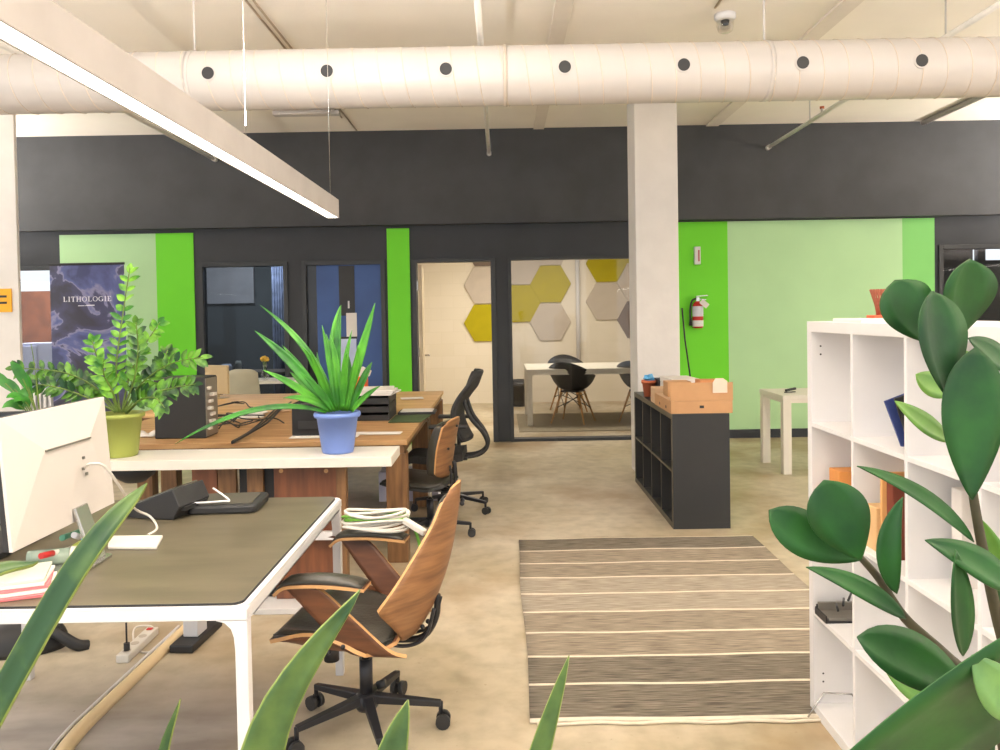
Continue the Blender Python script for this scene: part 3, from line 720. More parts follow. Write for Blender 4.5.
cb('cardboard_tray', 'small pale cardboard tray beside the terracotta pot', 'box', (xs+.0, y0+.62, BH+.002), (xs+.12, y0+.78, BH+.12), M_cardl, .002)
cb('cardboard_tray', 'low cardboard piece behind the tall flap of the near box', 'box', (xs+.24, y0+.2, BH+fz+.003), (xs+.38, y0+.34, BH+fz+.125), mat('cardboard_orange', rgb(208, 142, 92), .8), .002)
pp = MB().prism([(-.05, 0), (.05, 0), (.05, .08), (.02, .10), (-.03, .10), (-.05, .07)], .002, Matrix.Translation((xs+.33, y0+.008, BH+fz+.055)) @ Matrix.Rotation(PI/2, 4, 'X'))
tag(pp.build('paper_label', mat('label_paper', rgb(232, 208, 190), .7)), 'pale torn paper hanging over the near box flap', 'paper')
for i in range(4):
    cb('paper_sheet', 'white paper sheets piled behind the cardboard pieces', 'paper', (xs+.10+.01*i, y0+.6+.02*i, BH+.002+.045*i+.0), (xs+.38-.01*i, y0+.98+.01*i, BH+.045+.045*i), M_paper, .002, .06*i-.1, group='paper pile on the black shelf')
cb('folder', 'dark grey folder beside the terracotta pot on the black shelf', 'folder', (xs+.11, y0+1.02, BH+.001), (xs+.17, y0+1.22, BH+.15), M_black, .003)
t = thing('terracotta_pot', 'terracotta pot holding blue plastic on the black shelf', 'pot', (xs+.055, y0+1.15, BH+.001))
MB().lathe([(0, 0), (.04, 0), (.055, .11), (.062, .11), (.062, .135), (.055, .135), (.05, .11), (.0, .1)], 24).build('pot', M_terra, t)
bb = MB(); 
for i in range(5): bb.cbox((0, 0, 0), (.05, .03, .035), 0, Matrix.Translation((.02*math.cos(i*1.3), .02*math.sin(i*1.3), .135+.008*i)) @ Matrix.Rotation(i, 4, 'Z') @ Matrix.Rotation(.5, 4, 'X'))
bb.build('plastic_bag', M_cyan, t, .004)

# cable from the column top to the shelf
a = P(682, 308, 8.9); b = P(689, 373, 8.9)
t = MB().tube([a, (a+b)/2+Vector((.01, 0, 0)), (b.x+.1, 8.9, 0.02)], .007, 8)
t = MB().tube([P(682, 308, 7.68), P(685, 340, 7.68), P(690, 375, 7.68), (P(694, 400, 7.68).x, 7.68, .01)], .008, 8)
tag(t.build('hanging_cable', M_black), 'thin black cable hanging down just right of the white column', 'cable')
# small device and fire extinguisher
q = P(696.5, 256, WY)
t = thing('wall_detector', 'small white upright sensor above the fire extinguisher', 'sensor', (q.x, WY-.013, q.z-.10))
MB().box((-.035, -.045, 0), (.035, 0, .205)).build('body', M_white, t, .006)
MB().box((0.004, -.0465, .035), (.022, -.0451, .165)).build('marking', mat('marking', rgb(190, 100, 100), .5), t)
q = P(696, 328, WY)
t = thing('fire_extinguisher', 'red fire extinguisher with white label mounted on the bright green wall', 'fire extinguisher', (q.x, WY-.09, q.z))
MB().lathe([(0, 0), (.05, 0), (.062, .02), (.062, .25), (.045, .29), (.02, .31), (0, .31)], 24).build('cylinder', M_red, t)
MB().lathe([(.0628, .02), (.0632, .025), (.0632, .085), (.0628, .09)], 24).build('label_band', M_white, t)
MB().lathe([(.0628, .135), (.0632, .14), (.0632, .25), (.0628, .252)], 24).build('label_band', mat('ext_label', rgb(214, 214, 226), .5), t)
MB().cbox((0, 0, .33), (.04, .04, .05)).build('valve', M_chrome, t, .004)
MB().bar((-.02, 0, .365), (.12, 0, .375), .02, .012).bar((-.02, 0, .34), (.10, 0, .325), .02, .012).build('handle', M_chrome, t, .003)
MB().tube(catmull([(-.02, 0, .34), (-.07, -.01, .31), (-.09, -.01, .2), (-.085, -.01, .08)], 6), .011, 8).tube([(-.085, -.01, .12), (-.085, -.01, .03)], [.014, .02], 10).build('hose', M_black, t)
MB().cbox((0, 0, 0), (.10, .003, .06), 0, Matrix.Translation((.06, -.07, .28)) @ Matrix.Rotation(.7, 4, 'Y')).build('tag', M_paper, t)
MB().box((-.02, .06, .05), (.02, .077, .30)).build('bracket', M_bmetal, t)

# ================================================================== MEETING ROOM
# hexagonal felt panels on the far wall
hy = 13.3; k_ = 260/848.0
def hexc(cx_, cy_): return P(400+cx_*k_, 230+cy_*k_, hy)
r_ = (137*k_)*hy/800/2
hexes = [(276, 57, 2, 'brown hexagonal felt panel at the top of the doorway view'), (276, 180, 1, 'pale hexagonal felt panel seen through the doorway'), (276, 303, 0, 'gold hexagonal felt panel seen through the doorway'),
         (391, 240, 0, 'gold hexagonal felt panel cut by the left edge of the glass'), (391, 118, 1, 'pale hexagonal felt panel at the top left behind the glass'),
         (490, 176, 0, 'whole gold hexagonal felt panel behind the glass'), (490, 300, 1, 'pale hexagonal felt panel below the gold ones behind the glass'), (490, 54, 1, 'pale hexagonal felt panel above the whole gold panel'),
         (673, 109, 0, 'gold hexagonal felt panel at the upper right beside the white column'), (673, 233, 1, 'pale hexagonal felt panel hanging right of the white wall pipe'), (775, 170, 1, 'pale hexagonal felt panel partly behind the white column'), (775, 292, 2, 'brown hexagonal felt panel next to the white column'), (775, 48, 0, 'gold hexagonal felt panel high behind the white column')]
for (hx_, hyy, mi, lab) in hexes:
    c = hexc(hx_, hyy)
    poly = [(r_*.985*math.cos(PI/3*i), r_*.985*math.sin(PI/3*i)*1.03) for i in range(6)]
    mb = MB().prism(poly, .03, Matrix.Translation((c.x, hy-.001, c.z)) @ Matrix.Rotation(PI/2, 4, 'X'))
    tag(mb.build('hexagon_panel', [M_hexg, M_hexl, M_hexd][mi], None, .006), lab, 'wall panel', 'hexagonal felt panels on the meeting room wall')
tl_ = G(532, 426.5, 0)
t = thing('meeting_table', 'long white meeting table behind the glass', 'table', (P(527, 400, tl_.y).x+1.2, tl_.y+.62, .0095))
table_parts(t, 2.4, 1.24, .74, .07, M_tabc, M_tabc, .045, 'tabletop', .03)
cr = MB().box((.2, 10.0, .001), (2.85, 11.75, .009)); tag(cr.build('carpet', M_floorrug), 'grey carpet under the white meeting table', 'carpet')

def shell_chair(label, loc, rz):
    """moulded armchair, faces local +Y"""
    t = thing('shell_armchair', label, 'chair', loc, rz, 'black shell armchairs in the meeting room')
    def fn(u, v):
        a = 2*PI*u - PI/2               # u=0 -> front reversed below
        s_ = -math.sin(a)               # 1 at front? keep: a=-90 front
        back = max(0, -math.cos(2*PI*u))  # u=.5 is the back
        side = abs(math.sin(2*PI*u))
        h = .40*back**1.3+.21*side**2*(1-.3*back)+.0
        rad = (.23+.06*side+.02*back)*v**.7
        z = .44+h*v**2.6+(-.015 if back == 0 and side < .5 else 0)*v
        x = rad*math.sin(2*PI*u)*1.05; yy = rad*math.cos(2*PI*u)-.10*back*v**3
        return (x, yy, z)
    MB().shell(lambda u, v: fn(u, .02+.98*v), 36, 10, -.008).build('shell_seat', M_black, t)
    for sx in (-1, 1):
        for sy in (-1, 1):
            MB().tube([(sx*.12, sy*.11, .415), (sx*.235, sy*.22, .0)], [.016, .010], 10).build('leg', mat('dowel_wood', rgb(206, 158, 100), .5, var=.06), t)
    w = MB()
    for (a, b) in (((-.13, -.12, .38), (.19, .15, .2)), ((.13, -.12, .38), (-.19, .15, .2)), ((-.13, .12, .38), (.19, -.15, .2)), ((.13, .12, .38), (-.19, -.15, .2)), ((-.13, -.12, .38), (-.19, .17, .17)), ((.13, -.12, .38), (.19, .17, .17))): w.tube([a, b], .005, 6)
    w.cbox((0, 0, .425), (.26, .24, .02)); w.build('wire_brace', M_bmetal, t)
    return t
q = G(573, 424, 0)
shell_chair('black shell armchair with wooden legs in front of the white meeting table', (P(573, 400, q.y+.12).x, q.y+.12, .009), -.45)
shell_chair('black shell armchair facing the glass from the far side of the meeting table', (P(569, 400, 12.0).x, 12.1, 0), PI+.15)
shell_chair('black shell armchair half hidden by the white column', (P(640, 400, 10.9).x, 10.75, .009), -.6)
q = P(520, 392, 12.9)
t = thing('waste_bin', 'black bin behind the left end of the meeting table', 'bin', (q.x-.02, 12.85, 0))
MB().lathe([(0, .004), (.13, .004), (.17, .40), (.178, .40), (.178, .42), (.16, .42), (.12, .03), (0, .03)], 24).build('bucket', M_black, t)
MB().lathe([(.172, .40), (.184, .41), (.184, .34), (.178, .33)], 24).build('bin_liner', M_blackg, t)

# office behind window 2: board, desk, mug
a = P(201, 267, 11.75); b = P(254, 303, 11.75)
t = thing('projection_board', 'dim grey board in the dark office behind the glass', 'board', ((a.x+b.x)/2, 11.77, b.z))
MB().box((a.x-(a.x+b.x)/2, -.02, 0), (b.x-(a.x+b.x)/2, 0.02, a.z-b.z)).build('panel', mat('board_grey', rgb(150, 150, 154), .5), t)
a = P(271, 262, 11.0); b = P(289, 400, 11.0)
cu = MB(); n = 40
cu.shell(lambda u, v: (a.x+(b.x-a.x)*u*1.1, 11.0+.02*math.sin(u*40), .0+2.4*v), 40, 2, .006)
tag(cu.build('curtain', mat('curtain_blue', rgb(120, 132, 160), .8, var=.3, scale=9)), 'bluish patterned curtain at the right of the dark office', 'curtain')
q = P(250, 350, 10.6)
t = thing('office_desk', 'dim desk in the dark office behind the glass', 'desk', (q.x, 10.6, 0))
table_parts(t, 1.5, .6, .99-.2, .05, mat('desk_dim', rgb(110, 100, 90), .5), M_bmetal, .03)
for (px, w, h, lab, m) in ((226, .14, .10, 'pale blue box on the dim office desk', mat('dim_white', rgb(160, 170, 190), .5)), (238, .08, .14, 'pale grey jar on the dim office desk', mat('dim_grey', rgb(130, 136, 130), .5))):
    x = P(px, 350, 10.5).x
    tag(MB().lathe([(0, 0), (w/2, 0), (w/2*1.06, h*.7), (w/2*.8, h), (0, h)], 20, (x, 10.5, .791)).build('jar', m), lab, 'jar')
# annex behind window 1
x = P(44, 350, 11.0).x
t = thing('white_cabinet', 'white cabinet in the room behind the far left window', 'cabinet', (x, 11.0, 0))
MB().box((-.26, -.2, 0), (.3, .2, 1.2)).build('body', mat('cab_blue', rgb(196, 206, 240), .5), t, .004)
MB().box((-.24, -.215, .05), (.02, -.201, 1.16)).build('door', mat('cab_blue', rgb(196, 206, 240), .5), t, .003)
t = cb('bookcase', 'dark brown bookcase behind the far left window', 'bookcase', (-8.0, 12.1, 0), (-6.6, 12.5, 1.95), mat('brown_case', rgb(128, 78, 52), .6, var=.3, scale=5), .004)
q = P(40, 400, 8.95)
t = thing('radiator', 'white ribbed radiator below the far left window', 'radiator', (q.x-.2, 9.1, .1))
MB().box((-.5, .02, 0), (.5, .06, .62)).build('back_plate', M_white, t)
for i in range(17): MB().box((-.49+i*.06, -.04, .0), (-.455+i*.06, .019, .62)).build('rib', M_white, t, .004)

# ================================================================== BANNER
BY = 8.3
a = P(49.5, 265, BY); b = P(124, 265, BY); bw = b.x-a.x; bz = (a.z+b.z)/2
t = thing('roll_up_banner', 'dark blue marbled roll-up banner reading LITHOLOGIE at the left wall', 'banner', ((a.x+b.x)/2, BY, 0))
MB().box((-bw/2, -.002, .09), (bw/2, .002, bz)).build('banner_sheet', M_marble, t)
MB().box((-bw/2-.01, -.05, .0), (bw/2+.01, .05, .09)).build('base_case', M_black, t, .01)
MB().box((-bw/2-.003, -.012, bz-.002), (bw/2+.003, .012, bz+.022)).build('top_rail', M_black, t, .003)
MB().tube([(0, .03, .08), (0, .03, bz)], .01, 8).build('pole', M_bmetal, t)
# serif capitals drawn as strokes
def serif(mb, ch, x, s):
    st = .17*s; th = .07*s
    def V(xx, y0=0, y1=1): mb.box((x+xx*s-st/2, -.0045, y0*s), (x+xx*s+st/2, -.0025, y1*s))
    def Hh(x0_, x1_, yy): mb.box((x+x0_*s, -.0045, yy*s-th/2), (x+x1_*s, -.0025, yy*s+th/2))
    def ring(cx_, r, a0, a1):
        n = 24
        for i in range(n):
            p = a0+(a1-a0)*i/n; q_ = a0+(a1-a0)*(i+1)/n
            w0 = .06+.07*abs(math.cos(p)); w1 = .06+.07*abs(math.cos(q_))
            vs = []
            for yy in (-.0045, -.0025):
                for (an, w) in ((p, w0), (q_, w1)):
                    for k in (-1, 1): vs.append((x+(cx_+(r*.92+k*w/2)*math.cos(an))*s, yy, (.5+(r+k*w/2)*math.sin(an))*s))
            mb.add(vs, [(0, 1, 3, 2), (4, 6, 7, 5), (0, 2, 6, 4), (1, 5, 7, 3)])
    if ch == 'L': V(.2); Hh(.02, .38, .97); Hh(.02, .75, .03); mb.box((x+.68*s, -.0045, .03*s), (x+.75*s, -.0025, .28*s)); return .82
    if ch == 'I': V(.2); Hh(.02, .38, .97); Hh(.02, .38, .03); return .42
    if ch == 'T': V(.42); Hh(.02, .82, .97); Hh(.24, .6, .03); mb.box((x+.02*s, -.0045, .75*s), (x+.09*s, -.0025, .97*s)); mb.box((x+.75*s, -.0045, .75*s), (x+.82*s, -.0025, .97*s)); return .86
    if ch == 'H': V(.2); V(.8); Hh(.2, .8, .5); [Hh(q_-.18, q_+.18, yy) for q_ in (.2, .8) for yy in (.03, .97)]; return 1.02
    if ch == 'O': ring(.48, .46, 0, 2*PI); return .98
    if ch == 'G': ring(.48, .46, PI*.22, PI*1.75); V(.8, .05, .45); Hh(.6, .95, .45); return 1.0
    if ch == 'E': V(.2); Hh(.02, .7, .97); Hh(.02, .75, .03); Hh(.2, .55, .5); mb.box((x+.63*s, -.0045, .75*s), (x+.70*s, -.0025, .97*s)); mb.box((x+.68*s, -.0045, .03*s), (x+.75*s, -.0025, .28*s)); return .8
c0 = P(63.5, 301.5, BY); c1 = P(111.5, 301, BY); word = 'LITHOLOGIE'
sz = .052; wd = {'L': .82, 'I': .42, 'T': .86, 'H': 1.02, 'O': .98, 'G': 1.0, 'E': .8}
tot = sum(wd[c] for c in word)*sz; gap = ((c1.x-c0.x)-tot)/(len(word)-1)
mb = MB(); x = c0.x-t.location.x
for ch in word: x += serif(mb, ch, x, sz)*sz+gap
o = mb.build('lettering', mat('letter_white', rgb(236, 236, 244), .5), t); o.location.z = c0.z-.004
c2 = P(86.5, 306, BY)
mb = MB(); mb.box((-.085, -.0045, 0), (-.022, -.0025, .007)); mb.box((-.016, -.0045, 0), (-.006, -.0025, .007)); mb.box((0, -.0045, .001), (.085, -.0025, .012))
o = mb.build('subtitle', mat('letter_white', rgb(236, 236, 244), .5), t); o.location = (c2.x-t.location.x, 0, c2.z)

# ================================================================== WOODEN TABLES
TXR = G(407, 441, .74).x; TYN = G(407, 441, .74).y; TYF = G(437, 391.5, .74).y
ymid = (TYN+TYF)/2
M_top2 = wood('table_wood_far', rgb(220, 180, 124), rgb(192, 148, 94), 0, 3.0, .5, 7)
def wood_table(lab, y0, y1, x0, x1, m):
    t = thing('wooden_table', lab, 'table', ((x0+x1)/2, (y0+y1)/2, 0), group='wooden office tables')
    w, d = x1-x0, y1-y0
    MB().box((-w/2, -d/2, .715), (w/2, d/2, .745)).build('tabletop', m, t, .003)
    MB().box((-w/2+.02, -d/2+.02, .665), (w/2-.02, d/2-.02, .714)).build('apron', M_leg, t)
    for sx in (-1, 1):
        for sy in (-1, 1): MB().cbox((sx*(w/2-.07), sy*(d/2-.065), .332), (.125, .11, .664)).build('leg', M_leg, t, .004)
    return t
wood_table('near wooden office table behind the white bench', TYN, ymid-.005, TXR-2.1, TXR, M_pine)
wood_table('far wooden office table near the blue door', ymid+.005, TYF, TXR-2.35, TXR-.0, M_top2)
TZ = .746
# white-topped bench carrying the plants
e0 = P(391.5, 456.7, 4.0); e1 = P(399, 445.3, 4.33)
bx1 = e0.x; bz1 = e0.z; bx0 = -2.35
t = thing('plant_bench', 'long white-topped bench carrying the potted plants', 'bench', ((bx0+bx1)/2, 4.165, 0))
L2 = (bx1-bx0)/2; cxx = t.location.x
MB().box((-L2, -.165, bz1-.05), (L2, .165, bz1)).build('bench_top', M_cream, t, .003)
def pan(x0_, x1_, m=M_redwood, y0_=-.03, y1_=.0):
    return MB().box((x0_-cxx, y0_, .03), (x1_-cxx, y1_, bz1-.051)).build('wooden_panel', m, t, .002)
pa = pan(P(274, 500, 4.13).x, P(337, 500, 4.13).x)
pan(P(337.5, 500, 4.13).x, P(347, 500, 4.13).x, M_leg, -.06, .0)
pan(P(192, 500, 4.13).x, P(217, 500, 4.13).x); pan(P(218, 500, 4.13).x, P(236, 500, 4.13).x, M_leg); pan(P(247, 500, 4.13).x, P(263, 500, 4.13).x, M_leg)
MB().box((P(237, 500, 4.13).x-cxx, .01, .03), (P(273, 500, 4.13).x-cxx, .03, bz1-.051)).build('back_board', M_black, t)
for (px, py) in ((281, 471), (326, 471), (281, 530), (326, 588), (281, 588)):
    q = P(px, py, 4.13); MB().tube([(q.x-cxx, -.031, q.z), (q.x-cxx, -.036, q.z)], .011, 12).build('bolt', M_ply, t)
q = P(300, 536.5, 4.08)
MB().box((P(200, 536, 4.08).x-cxx, -.09, q.z-.02), (P(339, 536, 4.08).x-cxx, -.061, q.z+.022)).build('cross_bar', M_white, t, .002)
MB().box((P(180, 600, 4.0).x-cxx, -.17, .001), (P(346, 600, 4.0).x-cxx, .1, .029)).build('base_board', M_white, t, .002)
MB().lathe([(0, -.09), (.05, -.085), (.10, -.05), (.12, -.0), (0, 0)], 24, (P(133, 470, 4.15).x-cxx, 0, bz1-.052)).build('cable_basket', M_black, t)
q = G(379, 502, 0)
cb('storage_box', 'pale lilac white box on the floor under the wooden table', 'box', (q.x, q.y, .001), (G(438, 502, 0).x, q.y+.25, .24), mat('lilac_white', rgb(216, 214, 232), .6, var=.02), .004)

# computer tower
q = G(155, 439, TZ); q2 = G(207, 438, TZ); h_ = P(155, 378, q.y).z-TZ
t = thing('computer_tower', 'black computer tower with its side facing the aisle on the wooden table', 'computer', ((q.x+q2.x)/2, q.y+.10, TZ), -.02)
w_ = q2.x-q.x
MB().box((-w_/2, -.10, 0), (w_/2, .10, h_)).build('case', M_black, t, .006)
io = MB(); io.box((w_/2-.001, -.095, .01), (w_/2+.004, .095, h_-.01)); io.build('rear_panel', M_steel, t)
for i in range(7): 
    MB().box((w_/2+.004, -.08+.02*(i % 3), .05+i*.042), (w_/2+.02+.01*(i % 2), -.04+.03*(i % 3), .07+i*.042)).build('connector', M_cream, t, .002)
q = G(292, 437, TZ)
t = thing('black_printer', 'black box printer behind the blue flower pot', 'printer', (q.x+.17, q.y+.16, TZ))
MB().box((-.17, -.16, 0), (.17, .14, .21)).build('body', M_blackg, t, .008)
MB().box((-.13, -.165, .05), (.13, -.161, .10)).build('paper_slot', M_black, t)
q = G(360, 421, TZ)
t = thing('letter_tray', 'black letter tray with papers on top on the wooden table', 'tray', (P(374, 415, q.y+.2).x, q.y+.2, TZ))
for z in (0, .06, .12):
    m = MB(); m.box((-.17, -.2, z), (.14, .2, z+.006)); m.box((-.17, -.2, z+.006), (-.165, .2, z+.055)); m.box((.135, -.2, z+.006), (.14, .2, z+.055)); m.box((-.165, .195, z+.006), (.135, .2, z+.055)); m.box((-.165, -.2, z+.006), (.135, -.197, z+.04))
    m.build('tray', M_black, t)
for i in range(3): cb('paper_sheet', 'loose white papers on top of the black letter tray', 'paper', (t.location.x-.15+.01*i, t.location.y-.18+.01*i, TZ+.177+.013*i), (t.location.x+.15-.01*i+.02, t.location.y+.18, TZ+.188+.013*i), M_paper, .001, .1*i-.08, group='papers on the letter tray')
q = G(410, 419, TZ); 
tag(MB().prism([(-.13, -.2), (.10, -.2), (.12, 0), (.14, .2), (-.13, .2)], .006, Matrix.Translation((q.x, q.y+.0, TZ+.001))).build('desk_mat', M_greenpad, None, .002), 'dark green mat on the right edge of the wooden table', 'mat')
t = thing('black_binder', 'open black binder beside the dark green mat', 'binder', (q.x+.02, q.y+.33, TZ))
MB().box((-.14, -.1, 0.001), (.14, .1, .02)).build('cover', M_black, t, .004)
MB().box((-.12, -.09, .0205), (.12, .09, .026)).build('pages', M_paper, t)
q = G(361, 397, TZ)
t = thing('orange_holder', 'orange holder with papers on the far wooden table', 'holder', (P(361, 390, q.y).x, q.y, TZ))
MB().box((-.06, -.05, 0), (.06, .05, .19)).build('holder', M_orange, t, .004)
MB().prism([(-.08, 0), (.08, 0), (.10, .05), (.02, .09), (-.07, .07)], .03, Matrix.Translation((0, .015, .191)) @ Matrix.Rotation(PI/2, 4, 'X')).build('papers', M_paper, t)
for i, (px, py, w, d, r, lab) in enumerate(((243, 417, .3, .22, .3, 'white paper on the wooden table among cables'), (250, 413, .28, .2, -.2, 'folded white paper above the cables'), (325, 437, .42, .12, .03, 'white sheet at the front edge of the wooden table'), (378, 434, .3, .1, -.05, 'white sheet right of the blue pot'), (143, 436, .2, .12, .1, 'crumpled white cloth left of the computer tower'), (412, 399, .2, .14, .2, 'white paper at the far right of the wooden table'), (285, 410, .3, .3, .4, 'pale brown folder on the table behind the cables'))):
    q = G(px, py, TZ)
    nm = 'paper_sheet'; m = M_paper; cat = 'paper'; h = .004
    if 'cloth' in lab: nm, cat, h = 'white_cloth', 'cloth', .035
    if 'folder' in lab: nm, cat, m, h = 'folder', 'folder', M_cardl, .006
    if nm == 'white_cloth':
        mb = MB().shell(lambda u, v: (q.x-w/2+w*u, q.y-d/2+d*v, TZ+.004+.03*abs(math.sin(u*7+v*3))*math.sin(PI*v)), 16, 8, .003)
        tag(mb.build(nm, m), lab, cat)
    else: cb(nm, lab, cat, (q.x-w/2, q.y-d/2, TZ+.001+.001*i), (q.x+w/2, q.y+d/2, TZ+.001+.001*i+h), m, .001, r)
# cables on the wooden table
rnd = random.Random(11)
for i in range(9):
    p = [G(213+rnd.uniform(0, 8), 405+rnd.uniform(0, 25), TZ+.02)]
    x, yv = p[0].x, p[0].y
    for k in range(4):
        x += rnd.uniform(-.03, .16); yv += rnd.uniform(-.14, .14); yv = max(TYN+.06, min(TYF-.3, yv)); p.append(Vector((x, yv, TZ+.006+rnd.uniform(0, .05))))
    tag(MB().tube(catmull(p, 6), .005, 6).build('power_cable', M_black), 'thin black cables tangled on the wooden table', 'cable', 'cables tangled on the wooden table')
for i in range(3):
    p = [G(232, 443-i*.8, TZ+.01), G(250, 433-i, TZ+.03), G(268, 422-i*3, TZ+.06), G(280, 410-i*2, TZ+.05), G(291, 402+i*3, TZ+.03)]
    tag(MB().tube(catmull(p, 6), .007-.001*i, 8).build('thick_cable', M_black), 'thick black cable bundle sloping over the wooden table', 'cable', 'thick cable bundle')
# beige things beyond the table
q = P(218, 374, 8.0)
t = thing('beige_monitor', 'beige monitor seen from behind near the dark office glass', 'monitor', (P(217, 374, 7.5).x, 7.5, TZ), -.5)
MB().box((-.15, -.012, .04), (.15, .012, .31)).build('screen', M_tan, t, .005)
MB().box((-.02, -.01, 0.005), (.02, .01, .05)).build('neck', M_tan, t); MB().box((-.09, -.06, 0), (.09, .06, .006)).build('base', M_tan, t)
q = P(247, 385, 8.35)
t = thing('olive_chair', 'pale plastic chair standing by the dark office glass', 'chair', (q.x, 8.45, 0), .0)
MB().shell(lambda u, v: ((u-.5)*(.36-.05*v)*1.0, -.18-.05*v-.05*(1-(2*u-1)**2)*.5, .55+.42*v-.04*(2*u-1)**4*v), 12, 8, .015).build('backrest', M_chairw, t)
MB().shell(lambda u, v: ((u-.5)*.42, -.2+.42*v, .46-.01*math.sin(PI*v)), 8, 8, .015).build('seat', M_chairw, t)
for sx in (-1, 1):
    for sy in (-1, 1): MB().tube([(sx*.17, sy*.16, .455), (sx*.2, sy*.21, 0)], .011, 8).build('leg', M_chrome, t)
    MB().tube([(sx*.15, -.17, .46), (sx*.15, -.19, .58)], .009, 8).build('back_post', M_chrome, t)
q = P(262, 380, 8.9)
t = thing('small_white_desk', 'small white desk against the dark office glass', 'desk', (q.x+.05, 8.95, 0))
table_parts(t, .85, .5, .80, .035, M_tabc, M_tabc, .03)
q = P(265, 372, 8.95)
t = thing('flower_vase', 'yellow flowers in a glass vase on the small white desk', 'vase', (q.x, 8.95, .801))
MB().lathe([(0, 0), (.04, 0), (.05, .06), (.025, .13), (.03, .16), (.026, .16), (.02, .13), (.045, .06), (0, .008)], 20).build('glass', M_glass, t)
fl = MB()
for i in range(7): fl.sphere((.03*math.cos(i*.9), .03*math.sin(i*.9), .22+.012*(i % 3)), .022, 8)
fl.build('flowers', mat('flower_yellow', rgb(216, 176, 60), .6), t)
st = MB()
for i in range(4): st.tube([(0, 0, .02), (.02*math.cos(i*1.6), .02*math.sin(i*1.6), .22)], .003, 5)
st.build('stem', M_gstem, t)

# ================================================================== CHAIRS
def castor_base(t, R_, a0, hubz=.10, m=None, n=5, hub_r=.035):
    m = m or M_bmetal
    MB().lathe([(0, .075), (.05*.7, .075), (hub_r+.008, .09), (hub_r+.005, .125), (.03, .135), (0, .135)], 20).build('hub', m, t)
    for i in range(n):
        a = a0+2*PI*i/n; c, s_ = math.cos(a), math.sin(a)
        lg = MB().bar((c*.02, s_*.02, .115), (c*R_, s_*R_, .088), .038, .032, mi=0, w2=.024, h2=.02)
        lg.tube([(c*R_, s_*R_, .095), (c*R_, s_*R_, .05)], .009, 8)
        L_ = lg.build('base_leg', m, t, .003)
        cs = MB(); ax = Vector((-s_, c, 0)); p = Vector((c*(R_+.008), s_*(R_+.008), .027))
        for sgn in (-1, 1): cs.tube([p+ax*(sgn*.008), p+ax*(sgn*.026)], .0265, 14)
        cs.tube([p-ax*.008, p+ax*.008], .014, 8); 
        cs.build('castor', M_black, L_)
